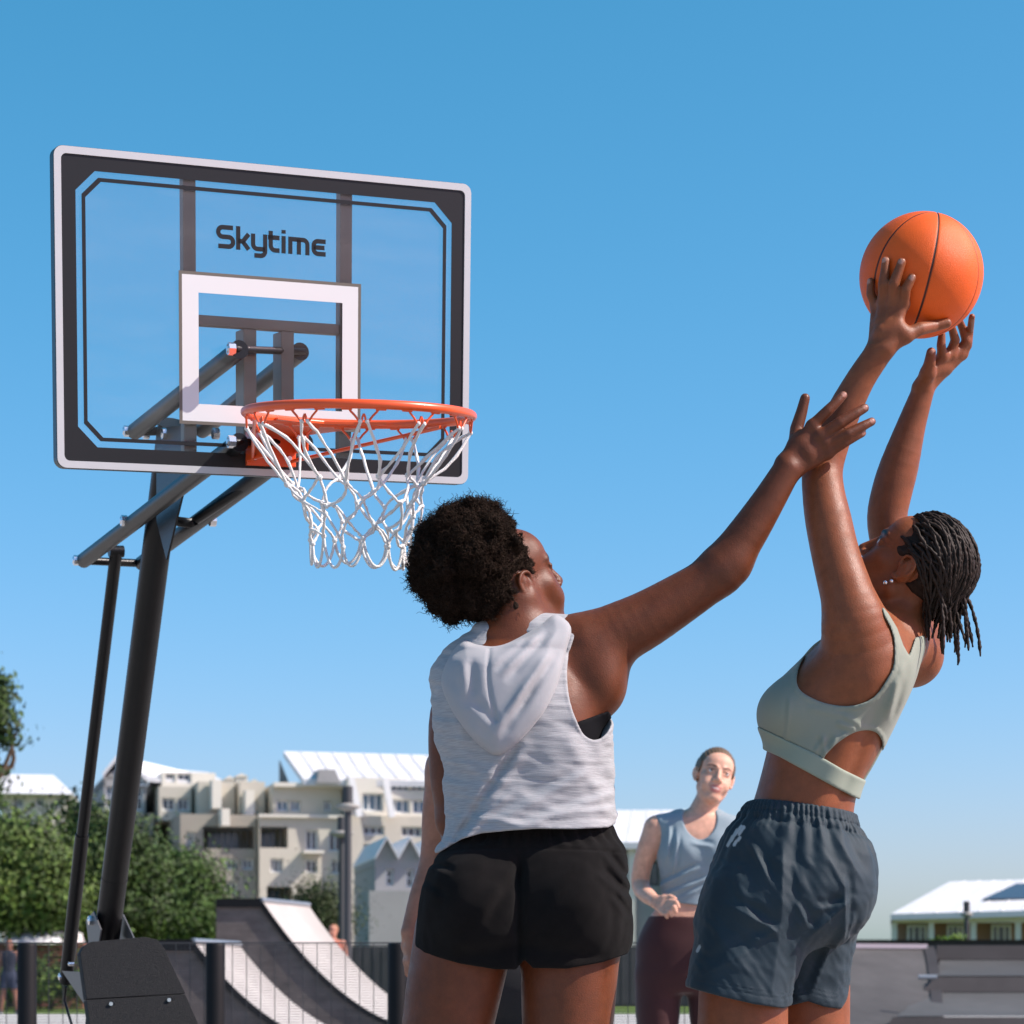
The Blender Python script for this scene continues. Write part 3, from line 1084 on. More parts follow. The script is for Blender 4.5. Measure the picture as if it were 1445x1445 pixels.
def block(parent, Y, px0, px1, py0, py1, m, wins=(), holes=(), deep=12.0, yb=0.0, z0=None, reveal=.35):
    """a wall block from photo rows py0 (top) to py1; wins: (px0,px1,py0,py1,nx,nz,frame,glass); holes: deep balcony openings"""
    x0, x1, z1 = XW(px0, Y), XW(px1, Y), ZW(py0, Y)
    zb = ZW(py1, Y) if z0 is None else z0
    H = []
    for w_ in wins:
        H.append((XW(w_[0], Y), XW(w_[1], Y), ZW(w_[3], Y), ZW(w_[2], Y)))
    BH_ = [(XW(w_[0], Y), XW(w_[1], Y), ZW(w_[3], Y), ZW(w_[2], Y)) for w_ in holes]
    b = MB()
    wall_front(b, Y, x0, x1, zb, z1, H + BH_, reveal)
    shell(b, x0, x1, Y, Y + deep, zb, z1)
    for a, c, e, g in BH_:
        yy = Y + reveal
        d = 2.0
        b.quad((a, yy, e), (a, yy, g), (a, yy + d, g), (a, yy + d, e))
        b.quad((c, yy, g), (c, yy, e), (c, yy + d, e), (c, yy + d, g))
        b.quad((a, yy, g), (c, yy, g), (c, yy + d, g), (a, yy + d, g))
        b.quad((c, yy, e), (a, yy, e), (a, yy + d, e), (c, yy + d, e))
        b.quad((a, yy + d, e), (c, yy + d, e), (c, yy + d, g), (a, yy + d, g))
    o = b.build('wall', M[m], parent)
    for w_, h in zip(wins, H):
        window(o.parent, Y, h, *(w_[4:] if len(w_) > 4 else (2, 1)), reveal=reveal - .05)
    for a, c, e, g in BH_:
        r = MB()
        yy = Y + .1
        r.box(a, c, yy, yy + .05, e + .95, e + 1.02)
        n = max(3, int((c - a) / .3))
        for i in range(n + 1):
            x = a + .02 + (c - a - .07) * i / n
            r.box(x, x + .03, yy + .003, yy + .047, e, e + .95)
        r.build('balcony_railing', M['frame_d'], parent)
        k = MB()
        yk = Y + reveal + 1.98
        mw = (c - a) * .3
        cxx = (a + c) / 2
        k.box(cxx - mw, cxx + mw, yk - .05, yk, e + .02, e + min(2.2, (g - e) * .85))
        k.build('balcony_door', M['glass_b'], parent)
    return o
def roof_slab(parent, P, th, m='roof', name='roof'):
    b = MB()
    n = len(P)
    V = [tuple(p) for p in P] + [(p[0], p[1], p[2] - th) for p in P]
    b.add(V, [tuple(range(n)), tuple(range(n, 2*n))[::-1]] + [(i, n+i, n+(i+1) % n, (i+1) % n) for i in range(n)])
    if n == 4:                      # standing seams from eave to ridge
        Q = np.array([tuple(p) for p in P], float)
        k = int(np.linalg.norm(Q[1] - Q[0]) / .75)
        for i in range(1, k):
            a_, b_ = Q[0] + (Q[1] - Q[0]) * i / k, Q[3] + (Q[2] - Q[3]) * i / k
            b.bar(a_ + [0, 0, .014], b_ + [0, 0, .014], .04, .025)
    return b.build(name, M[m], parent)

Y1 = 120.0
apt = thing('apartment_building', 'long beige four storey apartment building with white metal roofs and blue glazing', 'building', (XW(360, Y1), Y1, 0))
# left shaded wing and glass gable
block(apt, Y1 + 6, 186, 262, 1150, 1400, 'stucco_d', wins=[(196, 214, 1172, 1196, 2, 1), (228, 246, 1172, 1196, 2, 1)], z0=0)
block(apt, Y1 + 6.3, 196, 252, 1100, 1150, 'grey_wall', wins=[(199, 221, 1104, 1146, 3, 2, 'frame_w', 'glass_b'), (224, 249, 1108, 1147, 3, 2, 'frame_w', 'glass')])
g = MB()
g.prism([(XW(196, Y1+6.3), ZW(1100, Y1)), (XW(252, Y1+6.3), ZW(1100, Y1)), (XW(247, Y1+6.3), ZW(1096, Y1)), (XW(217, Y1+6.3), ZW(1068, Y1)), (XW(196, Y1+6.3), ZW(1090, Y1))], 'y', Y1 + 6.3, Y1 + 18)
g.build('gable', M['grey_wall'], apt)
window(apt, Y1 + 5.95, (XW(207, Y1), XW(231, Y1), ZW(1098, Y1), ZW(1080, Y1)), 3, 2, 'frame_w', 'glass')
def zz(px, py, y): return (XW(px, y), y, ZW(py, y))
roof_slab(apt, [zz(216, 1064, Y1+6), zz(252, 1099, Y1+6), (XW(345, Y1), Y1 + 6.2, ZW(1092, Y1)), (XW(338, Y1), Y1 + 13, ZW(1070, Y1+4)), (XW(225, Y1), Y1 + 15, ZW(1062, Y1+6))], .25)
roof_slab(apt, [zz(216, 1064, Y1+6), (XW(222, Y1), Y1+16, ZW(1062, Y1+6)), (XW(190, Y1), Y1+16, ZW(1095, Y1)), zz(193, 1094, Y1+6)], .25)
# middle: set-back top floor, parapets, pillars
block(apt, Y1 + 5, 262, 306, 1112, 1160, 'stucco', wins=[(266, 284, 1128, 1146, 2, 1), (287, 303, 1128, 1146, 2, 1)])
block(apt, Y1 + 6, 272, 345, 1092, 1112, 'cream', wins=[(277, 290, 1094, 1106, 1, 1), (293, 312, 1093, 1107, 2, 1)])
block(apt, Y1 + 3.6, 306, 356, 1104, 1150, 'stucco', wins=[(322, 334, 1128, 1144, 2, 1)])
block(apt, Y1 + 2.6, 356, 391, 1103, 1148, 'stucco', wins=[(369, 380, 1130, 1144, 2, 1)])
for p0, p1, t0, t1, yy in ((309, 322, 1096, 1137, 3), (352, 364, 1112, 1149, 2), (312, 323, 1143, 1167, 0)):
    b = MB()
    b.box(XW(p0, Y1), XW(p1, Y1), Y1 + yy - .7, Y1 + yy + .5, ZW(t1, Y1), ZW(t0, Y1))
    b.build('pillar', M['cream'], apt)
for p0, p1, t0, t1 in ((340, 352, 1086, 1103), (355, 372, 1082, 1103), (376, 388, 1090, 1103)):
    b = MB()
    b.box(XW(p0, Y1), XW(p1, Y1), Y1 + 6, Y1 + 9, ZW(t1, Y1), ZW(t0, Y1))
    b.prism([(XW(p0 - 1, Y1), ZW(t0, Y1)), (XW(p1 + 1, Y1), ZW(t0, Y1)), ((XW(p0, Y1) + XW(p1, Y1)) / 2, ZW(t0 - 5, Y1))], 'y', Y1 + 5.9, Y1 + 9.1)
    b.build('roof_turret', M['cream'], apt)
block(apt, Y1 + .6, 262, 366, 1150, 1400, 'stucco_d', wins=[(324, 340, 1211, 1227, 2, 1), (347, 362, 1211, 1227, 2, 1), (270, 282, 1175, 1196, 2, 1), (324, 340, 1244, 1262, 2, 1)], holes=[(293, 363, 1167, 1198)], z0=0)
block(apt, Y1, 366, 486, 1150, 1400, 'stucco', wins=[(381, 399, 1211, 1231, 3, 1), (430, 447, 1170, 1199, 2, 1), (430, 447, 1212, 1231, 2, 1), (462, 481, 1172, 1200, 2, 1), (466, 481, 1212, 1232, 2, 1), (466, 481, 1250, 1276, 2, 1)], holes=[(367, 405, 1166, 1196), (376, 411, 1251, 1272)], z0=0)
block(apt, Y1 + .9, 391, 486, 1105, 1150, 'stucco', wins=[(396, 413, 1128, 1144, 2, 1, 'frame_w', 'glass_b'), (415, 429, 1128, 1144, 2, 1, 'frame_w', 'glass_b'), (461, 472, 1128, 1143, 2, 1)])
b = MB()
b.box(XW(388, Y1), XW(490, Y1), Y1 + .5, Y1 + .88, ZW(1108, Y1), ZW(1102, Y1))
b.box(XW(364, Y1), XW(488, Y1), Y1 - .25, Y1 - .003, ZW(1153, Y1), ZW(1149, Y1))
b.box(XW(424, Y1), XW(452, Y1), Y1 - .8, Y1 - .003, ZW(1204, Y1), ZW(1200, Y1))
b.build('cornice', M['cream'], apt)
# right wing with long white roof and ribbon windows
block(apt, Y1 - .6, 486, 640, 1148, 1400, 'stucco', wins=[(506, 536, 1163, 1176, 3, 1), (506, 536, 1188, 1216, 3, 2), (560, 590, 1163, 1178, 3, 1), (506, 536, 1250, 1275, 3, 1)], z0=0)
block(apt, Y1 - .3, 486, 640, 1094, 1148, 'cream', wins=[(507, 537, 1116, 1142, 3, 1, 'frame_w', 'glass_b'), (545, 575, 1124, 1144, 3, 1, 'frame_w', 'glass_b'), (578, 608, 1124, 1144, 3, 1, 'frame_w', 'glass_b'), (541, 574, 1099, 1112, 4, 1, 'frame_w', 'glass_b'), (576, 612, 1099, 1112, 4, 1, 'frame_w', 'glass_b')])
roof_slab(apt, [zz(428, 1098, Y1 + .2), zz(646, 1097, Y1 - .9), (XW(652, Y1), Y1 + 5, ZW(1060, Y1 + 5)), (XW(420, Y1), Y1 + 5, ZW(1059, Y1 + 5))], .3)
b = MB()
b.prism([(XW(413, Y1), ZW(1060, Y1)), (XW(428, Y1), ZW(1098, Y1)), (XW(413, Y1), ZW(1104, Y1))], 'y', Y1 + 4.6, Y1 + 4.9)
b.build('dormer', M['grey_wall'], apt)
b = MB()
b.prism([(XW(448, Y1), ZW(1084, Y1)), (XW(470, Y1), ZW(1084, Y1)), (XW(478, Y1), ZW(1103, Y1)), (XW(444, Y1), ZW(1103, Y1))], 'y', Y1 - .2, Y1 + 2)
b.build('dormer', M['grey_wall'], apt)
b = MB()
b.bar(zz(486, 1094, Y1 - 1), zz(498, 1150, Y1 - 1), .3, .3)
b.bar(zz(534, 1094, Y1 - 1), zz(544, 1150, Y1 - 1), .3, .3)
b.build('roof_brace', M['white'], apt)

# low grey row houses with white gables in front of it
Y2 = 100.0
row = thing('row_house', 'low grey terrace with small pointed white gables before the beige apartment building', 'building', (XW(580, Y2), Y2, 0))
block(row, Y2, 530, 650, 1222, 1400, 'grey_wall', wins=[(545, 556, 1226, 1250, 1, 2), (573, 584, 1226, 1252, 1, 2), (540, 556, 1290, 1318, 2, 1, 'frame_d', 'glass'), (575, 590, 1290, 1318, 2, 1, 'frame_d', 'glass')], z0=0, deep=8)
b = MB()
b.box(XW(506, Y2), XW(650, Y2), Y2 - 4, Y2 - .005, 0, ZW(1262, Y2))
b.build('porch', M['grey_wall'], row)
for k, px in enumerate((529, 561, 593, 625)):
    b = MB()
    A, T, B_ = (XW(px, Y2), ZW(1213, Y2)), (XW(px + 16, Y2), ZW(1184, Y2)), (XW(px + 32, Y2), ZW(1213, Y2))
    b.prism([A, T, B_, (B_[0], ZW(1222.2, Y2)), (A[0], ZW(1222.2, Y2))], 'y', Y2 - .004, Y2 + 7.9)
    b.build('gable', M['grey_wall'], row)
    for s_ in (0, 1):
        p, q = (A, T) if s_ == 0 else (T, B_)
        roof_slab(row, [(p[0], Y2 - .4, p[1] + .1), (q[0], Y2 - .4, q[1] + .1), (q[0], Y2 + 8.2, q[1] + .1), (p[0], Y2 + 8.2, p[1] + .1)], .09)

# white-roofed house far left
Y3 = 105.0
h3 = thing('house', 'pale house with a hipped white roof rising behind the trees at far left', 'house', (XW(50, Y3), Y3, 0))
block(h3, Y3, 5, 108, 1122, 1400, 'cream', wins=[(50, 62, 1124, 1138, 2, 1, 'frame_w', 'glass_b'), (76, 88, 1124, 1138, 2, 1, 'frame_w', 'glass_b'), (20, 34, 1126, 1140, 2, 1)], z0=0, deep=9)
a_, c_, z_, zt_ = XW(-8, Y3), XW(102, Y3), ZW(1122, Y3), ZW(1086, Y3)
b = MB()
V = [(a_, Y3 - .8, z_), (c_, Y3 - .8, z_), (c_, Y3 + 9.6, z_), (a_, Y3 + 9.6, z_), (a_ + .5, Y3 + 2.6, zt_), (XW(76, Y3), Y3 + 2.6, zt_), (XW(76, Y3), Y3 + 6, zt_), (a_ + .5, Y3 + 6, zt_)]
b.add(V, [(3, 2, 1, 0), (4, 5, 6, 7), (0, 1, 5, 4), (1, 2, 6, 5), (2, 3, 7, 6), (3, 0, 4, 7)])
b.build('roof', M['roof'], h3)
# white flat canopy and red-brown wall low at far left
Y4 = 62.0
kio = thing('kiosk', 'low kiosk with a white awning over red-brown walls, beyond the fence', 'kiosk', (XW(50, Y4), Y4, 0))
b = MB()
b.box(XW(-40, Y4), XW(118, Y4), Y4, Y4 + 3, 0, ZW(1331, Y4))
b.build('wall', M['brick'], kio)
b = MB()
b.prism([(Y4 - 1.0, ZW(1333, Y4)), (Y4 + 3.4, ZW(1333, Y4)), (Y4 + 2.6, ZW(1313, Y4)), (Y4 - .2, ZW(1315, Y4))], 'x', XW(12, Y4), XW(92, Y4))
b.build('awning', M['white'], kio, bevel=.1)
# hedge-coloured planting below the kiosk

# long white-roofed hall behind the woman in blue
Y5 = 110.0
h5 = thing('hall', 'low pale hall with white roof, behind the woman in the blue top', 'building', (XW(910, Y5), Y5, 0))
block(h5, Y5, 845, 1000, 1188, 1400, 'grey_wall', wins=[(868, 882, 1215, 1250, 2, 1, 'frame_d'), (905, 930, 1215, 1250, 2, 1, 'frame_d')], z0=0, deep=8)
roof_slab(h5, [(XW(838, Y5), Y5 - .8, ZW(1190, Y5)), (XW(1006, Y5), Y5 - .8, ZW(1190, Y5)), (XW(1000, Y5), Y5 + 6, ZW(1143, Y5+6)), (XW(845, Y5), Y5 + 6, ZW(1143, Y5 + 6))], .3)
for px in (892, 940, 985):
    b = MB()
    b.box(XW(px - 5, Y5), XW(px + 5, Y5), Y5 - .5, Y5 - .1, 0, ZW(1196, Y5))
    b.build('pillar', M['cream'], h5)

# single-storey house with big white roof at right
Y6 = 88.0
h6 = thing('house', 'single storey house with a broad white roof, solar panel and brick piers at right', 'house', (XW(1350, Y6), Y6, 0))
zE, zR = ZW(1299, Y6), ZW(1246, Y6)
xe0, xe1 = XW(1259, Y6), XW(1560, Y6)
b = MB()
b.box(XW(1262, Y6), XW(1550, Y6), Y6 + 2.0, Y6 + 9, 0, ZW(1292, Y6))
b.build('wall', mat('tan_brick', (.33, .2, .14), .9, .2, var=.15, vscale=3), h6)
b = MB()
b.box(XW(1262, Y6), XW(1550, Y6), Y6 - .02, Y6 + .35, ZW(1302, Y6), ZW(1290, Y6))
b.build('fascia', M['cream'], h6)
for px in (1264, 1315, 1373, 1434, 1500, 1545):
    b = MB()
    b.box(XW(px - 4, Y6), XW(px + 4, Y6), Y6, Y6 + .33, 0, ZW(1302.2, Y6))
    b.build('pier', M['cream'], h6)
for p0, p1 in ((1282, 1310), (1338, 1362), (1400, 1428), (1460, 1490)):
    window(h6, Y6 + 1.93, (XW(p0, Y6), XW(p1, Y6), ZW(1345, Y6), ZW(1303, Y6)), 3, 1, 'frame_w', 'glass', reveal=0)
roof_slab(h6, [(xe0, Y6 - .5, ZW(1290, Y6)), (xe1, Y6 - .5, ZW(1283, Y6)), (xe1, Y6 + 5, ZW(1240, Y6 + 5)), (XW(1345, Y6), Y6 + 5, ZW(1244, Y6 + 5))], .22)
roof_slab(h6, [(xe0, Y6 + 10, ZW(1290, Y6)), (xe0, Y6 - .5, ZW(1290, Y6)), (XW(1345, Y6), Y6 + 5, ZW(1244, Y6 + 5))], .22)
sp = [(1378, 1272), (1470, 1268), (1470, 1250), (1408, 1252)]
b = MB()
zz_ = lambda px, py: (XW(px, Y6), Y6 - .5 + (1290 - py) / 46 * 5.0 , ZW(py, Y6) + .05)
P = [(lambda t, px: (XW(px, Y6 - .5 + t * 5.5), Y6 - .5 + t * 5.5, (1 - t) * ZW(1287, Y6) + t * ZW(1243, Y6 + 5) + .09))(t, px) for t, px in ((.32, 1378), (.36, 1490), (.86, 1490), (.82, 1408))]
V = P + [(p[0], p[1], p[2] - .06) for p in P]
b.add(V, [(0, 1, 2, 3), (7, 6, 5, 4), (0, 4, 5, 1), (1, 5, 6, 2), (2, 6, 7, 3), (3, 7, 4, 0)])
b.build('solar_panel', M['solar'], h6)

# low dark wall along the far edge of the park, right
Y7 = 70.0
t = thing('wall', 'long low dark wall running behind the grey concrete ramps at right', 'wall', (XW(1300, Y7), Y7, 0))
b = MB()
b.box(XW(1000, Y7), XW(1700, Y7), Y7, Y7 + .25, 0, ZW(1329, Y7))
b.build('wall', M['conc_r'], t)
b = MB()
b.box(XW(1000, Y7), XW(1700, Y7), Y7 - .05, Y7 + .3, ZW(1329, Y7), ZW(1326, Y7))
b.build('coping', M['black_paint'], t)
Y8 = 66.0
t = thing('wall', 'dark boarded wall behind the tall ramp, between the lamp post and the players', 'wall', (XW(560, Y8), Y8, 0))
b = MB()
b.box(XW(470, Y8), XW(1000, Y8), Y8, Y8 + .2, 0, ZW(1335, Y8))
for px in range(474, 1000, 13):
    b.box(XW(px, Y8), XW(px + 10, Y8), Y8 - .03, Y8 - .002, .05, ZW(1337, Y8))
b.build('wall', mat('dark_grey_boards', (.06, .06, .062), .8, .3, var=.2, vscale=2), t)

# ------------------------------------------------------------------ skate ramps
def quarter_pipe(name, label, Y, top, foot, far_top, lip_px, deck, m_side, m_top, zfoot=0.0, zt_=None):
    """profile in the photo: deck edge at top (px,py), foot px; width vector runs to far_top"""
    t = thing(name, label, 'skate ramp', (XW(top[0], Y), Y, 0))
    zt = ZW(top[1], Y)
    x0, x1 = XW(top[0], Y), XW(foot, Y)
    wv = np.array([XW(far_top, Y + 2.2) - XW(top[0], Y), 2.2, 0])
    prof = []
    n = 18
    for i in range(n + 1):
        s_ = i / n
        # steep at the lip, flattening towards the foot
        z = zt * (1 - s_) ** 2.15 + zfoot
        prof.append((x0 + (x1 - x0) * s_, z))
    xd = XW(deck, Y)
    P = [(xd, 0.0), (xd, zt)] + prof[0:] 
    def p3(p, k, dz=0): return (p[0] + wv[0] * k, Y + wv[1] * k, p[1] + dz)
    b = MB()
    # near side panel and back, as one closed block under the riding surface
    n_ = len(P)
    V = [p3(p, 0) for p in P] + [p3(p, 1) for p in P]
    b.add(V, [tuple(range(n_)), tuple(range(n_, 2*n_))[::-1], (0, n_, n_+1, 1), (1, n_+1, n_+2, 2)])
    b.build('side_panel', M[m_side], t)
    b = MB()
    for i in range(n):
        A, B_ = prof[i], prof[i+1]
        b.add([p3(A, 0, .004), p3(B_, 0, .004), p3(B_, 1, .004), p3(A, 1, .004)], [(0, 1, 2, 3)], True)
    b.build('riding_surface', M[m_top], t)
    b = MB()
    for i in range(n):
        A, B_ = np.array(p3(prof[i], 0)), np.array(p3(prof[i+1], 0))
        b.bar(A + [0, -.02, -.02], B_ + [0, -.02, -.02], .04, .07)
    b.bar(np.array(p3((xd, zt), 0)) + [0, -.02, -.02], np.array(p3((x0, zt), 0)) + [0, -.02, -.02], .045, .12)
    b.build('edge_strip', M['black_paint'], t)
    b = MB()
    b.tube([p3((x0, zt), 0, .02), p3((x0, zt), 1, .02)], .035, seg=8)
    b.build('coping', M['steel_edge'], t)
    return t
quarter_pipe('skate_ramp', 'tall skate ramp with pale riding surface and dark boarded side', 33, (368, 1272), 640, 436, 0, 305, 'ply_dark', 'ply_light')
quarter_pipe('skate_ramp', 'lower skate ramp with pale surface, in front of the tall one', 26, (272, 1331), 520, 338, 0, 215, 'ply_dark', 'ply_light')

# concrete banks at right
def strip(b, pts, n=1):
    for i in range(len(pts[0]) - 1):
        b.add([pts[0][i], pts[0][i+1], pts[1][i+1], pts[1][i]], [(0, 1, 2, 3)], True)
t = thing('skate_bank', 'grey concrete skate bank curving up to a steel edge, beside the slate blue shorts', 'skate ramp', (XW(1250, 30), 30, 0))
A, B_ = [], []
n = 16
for i in range(n + 1):
    s_ = i / n
    # far top edge -> near foot
    y0 = 31 - 7 * s_
    z = ZW(1337, 31) * (1 - s_) ** 2 
    A.append((XW(1130, 31) - .6 * s_, y0, z + .006))
    B_.append((XW(1323, 31) - 1.15 * s_ ** 1.2, y0 + 1.0, z + .006))
b = MB()
strip(b, (A, B_))
b.build('riding_surface', M['conc_d'], t)
b = MB()
lo_ = [(p[0], p[1], 0) for p in B_]
strip(b, (B_, lo_))
strip(b, ([A[0], B_[0]], [(A[0][0], A[0][1], 0), (B_[0][0], B_[0][1], 0)]))
strip(b, (A, [(p[0], p[1], 0) for p in A]))
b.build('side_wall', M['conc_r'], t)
b = MB()
b.bar(np.array(A[0]) + [0, 0, .02], np.array(B_[0]) + [0, 0, .02], .14, .06)
b.build('coping', M['steel_edge'], t)
b = MB()
for i in range(n):
    b.bar(np.array(B_[i]) + [.06, 0, .0], np.array(B_[i+1]) + [.06, 0, .0], .14, .05)
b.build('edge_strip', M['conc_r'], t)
# stepped ledges further right
t = thing('skate_ledge', 'stepped grey concrete ledges with dark risers, below the house with solar panel', 'skate ramp', (XW(1400, 28), 28, 0))
def ledge(name, m, pa, pb, Ya, Yb, px0, px1, skew=0):
    b = MB()
    V = [(XW(px0, Ya), Ya, ZW(pa, Ya)), (XW(px1, Ya), Ya, ZW(pa, Ya)), (XW(px1 + skew, Yb), Yb, ZW(pb, Yb)), (XW(px0 + skew, Yb), Yb, ZW(pb, Yb))]
    if name == 'slope':          # hollow, like a shallow transition
        rows_ = []
        for k in range(11):
            s_ = k / 10
            rows_.append([tuple(np.array(V[a]) * (1 - s_) + np.array(V[c]) * s_ + [0, 0, (V[c][2] - V[a][2]) * (s_ ** 1.9 - s_)]) for a, c in ((0, 3), (1, 2))])
        for k in range(10):
            b.add([rows_[k][0], rows_[k][1], rows_[k+1][1], rows_[k+1][0]], [(0, 1, 2, 3)], True)
        return b.build(name, M[m], t)
    V += [(v[0], v[1] + .3, v[2] - .25) for v in V]
    b.add(V, [(0, 1, 2, 3), (7, 6, 5, 4), (0, 4, 5, 1), (1, 5, 6, 2), (2, 6, 7, 3), (3, 7, 4, 0)])
    return b.build(name, M[m], t)
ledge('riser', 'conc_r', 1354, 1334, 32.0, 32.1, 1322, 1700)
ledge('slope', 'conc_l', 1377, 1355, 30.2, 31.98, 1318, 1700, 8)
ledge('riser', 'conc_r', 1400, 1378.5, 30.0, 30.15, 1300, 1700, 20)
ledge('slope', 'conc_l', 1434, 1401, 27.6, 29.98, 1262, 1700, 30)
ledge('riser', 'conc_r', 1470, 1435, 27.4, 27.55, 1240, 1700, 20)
for v0, v1 in ((1329, 1344),):
    b = MB()
    b.tube([w2(1296, 1379, 28.5), w2(1322, 1379, 28.5)], .03, seg=8)
    b.build('rail', M['steel_edge'], t)

# ------------------------------------------------------------------ mesh fence with fat black posts
YF = 11.6
fence = thing('mesh_fence', 'low dark wire mesh fence with thick black posts in front of the skate ramps', 'fence', (XW(420, YF), YF, 0))
b = MB()
fx0, fx1, fz0, fz1 = XW(-230, YF), XW(1010, YF), .06, ZW(1332, YF)
z = fz0
while z <= fz1:
    b.box(fx0, fx1, YF - .0014, YF + .0014, z - .0014, z + .0014)
    z += .0127
x = fx0
while x < fx1:
    b.box(x - .0018, x + .0018, YF - .0044, YF - .0016, fz0, fz1)
    x += .068
b.box(fx0, fx1, YF - .006, YF + .004, fz1 + .001, fz1 + .008)
b.build('mesh_panel', M['dark_wire'], fence)
for px in (-222, 40, 305, 562, 822, 1010):
    b = MB()
    r_ = .047
    cx = XW(px, YF)
    zt = ZW(1331, YF)
    th_ = np.arange(16) * 2 * math.pi / 16
    b.tube([(cx, YF - .03, 0), (cx, YF - .03, zt - .01), (cx, YF - .03, zt - .003), (cx, YF - .03, zt)], [r_, r_, r_ * .96, r_ * .8], seg=16)
    b.build('post', M['black_paint'], fence)

# ------------------------------------------------------------------ lamp posts
def lamp_post(px, head_py, Y, label, width=.24):
    x = XW(px, Y)
    z = ZW(head_py, Y)
    t = thing('street_lamp', label, 'street lamp', (x, Y, 0), None)
    b = MB()
    b.tube([(x, Y, 0), (x, Y, z - .1)], [.085, .07], seg=12)
    b.build('pole', M['frame_d'], t)
    b = MB()
    b.tube([(x, Y, z - .1), (x, Y, z - .02), (x, Y, z + .02), (x, Y, z + .07)], [.09, width, width * .97, .08], seg=20)
    b.build('lamp_shade', mat('pale_lamp_metal', (.28, .27, .25), .6, .3), t)
    b = MB()
    b.tube([(x, Y, z + .07), (x, Y, z + .4)], .1, seg=12)
    b.build('lamp_housing', M['frame_d'], t)
lamp_post(491, 1138, 48, 'tall dark lamp post with a flat round shade in front of the apartment building')
lamp_post(482, 1176, 58, 'shorter dark lamp post standing just behind the tall one', .3)
lamp_post(1364, 1290, 75, 'thin dark lamp post in front of the house with the white roof', .2)

# ------------------------------------------------------------------ trees
def leaf_cloud(lobes, n, size, rg, base, name, parent, clump=.34):
    """many small bent leaf cards in clumps through the lobes of a crown"""
    lob = np.array(lobes, float)
    wts = (lob[:, 3] * lob[:, 4] * lob[:, 5]) ** .8
    nc = max(30, n // 26)
    li = rg.choice(len(lob), nc, p=wts / wts.sum())
    d = rg.normal(size=(nc, 3)); d /= np.linalg.norm(d, axis=1)[:, None]
    rad = rg.uniform(.25, 1.06, nc) ** .55
    cc = lob[li, :3] + d * lob[li, 3:6] * rad[:, None]
    ci = rg.integers(0, nc, n)
    sc = clump * (.6 + .8 * rg.random(nc))
    P = cc[ci] + rg.normal(size=(n, 3)) * sc[ci][:, None] * [1, 1, .7]
    lc = lob[li, :3][ci]
    a = (P - lc) / lob[li, 3:6][ci] * .9 + (P - cc[ci]) / sc[ci][:, None] * .7 + rg.normal(size=(n, 3)) * .55
    a /= np.linalg.norm(a, axis=1)[:, None] + 1e-9
    u = np.cross(a, rg.normal(size=(n, 3))); u /= np.linalg.norm(u, axis=1)[:, None] + 1e-9
    v = np.cross(a, u)
    s_ = size * rg.uniform(.55, 1.3, n)[:, None]
    V = np.stack([P - u * s_, P + v * s_ * .55 + a * s_ * .15, P + u * s_, P - v * s_ * .55 + a * s_ * .15], 1).reshape(-1, 3)
    F = np.arange(4 * n).reshape(n, 4)
    me = mesh_np(name, V - world_loc(parent), F, smooth=False)
    tone = rg.uniform(.4, 1.5, nc)[ci] * rg.uniform(.8, 1.2, n)
    yel = rg.uniform(0, 1, nc)[ci]
    col = np.array(base)[None] * tone[:, None] * (1 + yel[:, None] * np.array([.28, .12, -.1]))
    set_col(me, np.repeat(col, 4, 0))
    return link(name, me, M['leaf'], parent)
def tree(label, px, Y, lobes_px, n, size, base, seed, trunk=.16, group=None, name='tree', clump=1.0):
    rg = np.random.default_rng(seed)
    x = XW(px, Y)
    t = thing(name, label, 'tree', (x, Y, 0), group)
    lobes = []
    for (lx, ly, rx, ry) in lobes_px:
        k = Y / FPX
        lobes.append((XW(lx, Y), Y + rg.uniform(-.5, .5) * rx * k, ZW(ly, Y), rx * k, rx * k * .9, ry * k))
    b = MB()
    zmid = np.mean([l[2] for l in lobes])
    b.tube(catmull([(x, Y, 0), (x + .08, Y, zmid * .3), (x - .05, Y + .05, zmid * .62), (x, Y, zmid)], 4), np.linspace(trunk, trunk * .45, 13), seg=9)
    for l in lobes:
        st = np.array([x, Y, zmid * rg.uniform(.62, .9)])
        en = np.array(l[:3])
        b.tube(catmull([st, (st + en) / 2 + rg.normal(0, .15, 3), en], 4), np.linspace(trunk * .5, trunk * .12, 9), seg=6)
    b.build('trunk', M['bark'], t)
    leaf_cloud(lobes, n, size, rg, base, 'crown', t, clump=clump * min(.42, .075 * Y / 12))
    return t
G1, G2, G3 = (.036, .074, .016), (.030, .060, .014), (.062, .108, .024)
tree('leafy tree cut by the left edge, branch tips reaching against the sky', -40, 40, [(-55, 1000, 60, 60), (-10, 985, 26, 26), (10, 1030, 26, 22), (30, 1013, 12, 6), (-60, 1090, 55, 70), (-15, 1085, 22, 30), (5, 970, 14, 12)], 9000, .065, G2, 21, .14, clump=.6)
tree('broad pale green tree behind the strut of the hoop, far left', 20, 62, [(20, 1196, 62, 42), (56, 1235, 54, 48), (-20, 1240, 66, 52), (30, 1280, 80, 38), (80, 1280, 40, 35), (-10, 1176, 36, 34)], 26000, .085, G3, 22)
tree('dark green tree rising between the strut and the pole of the hoop', 130, 66, [(125, 1172, 30, 36), (104, 1158, 12, 22), (170, 1196, 36, 40), (140, 1225, 55, 48), (190, 1240, 40, 50), (120, 1280, 60, 38), (180, 1290, 50, 30)], 26000, .085, G2, 23)
tree('dark rounded tree between the pole of the hoop and the tall ramp', 260, 70, [(222, 1226, 30, 28), (272, 1240, 28, 24), (246, 1266, 48, 36), (292, 1288, 26, 24), (215, 1275, 40, 40), (262, 1304, 62, 26), (262, 1222, 14, 12)], 26000, .088, G1, 24)
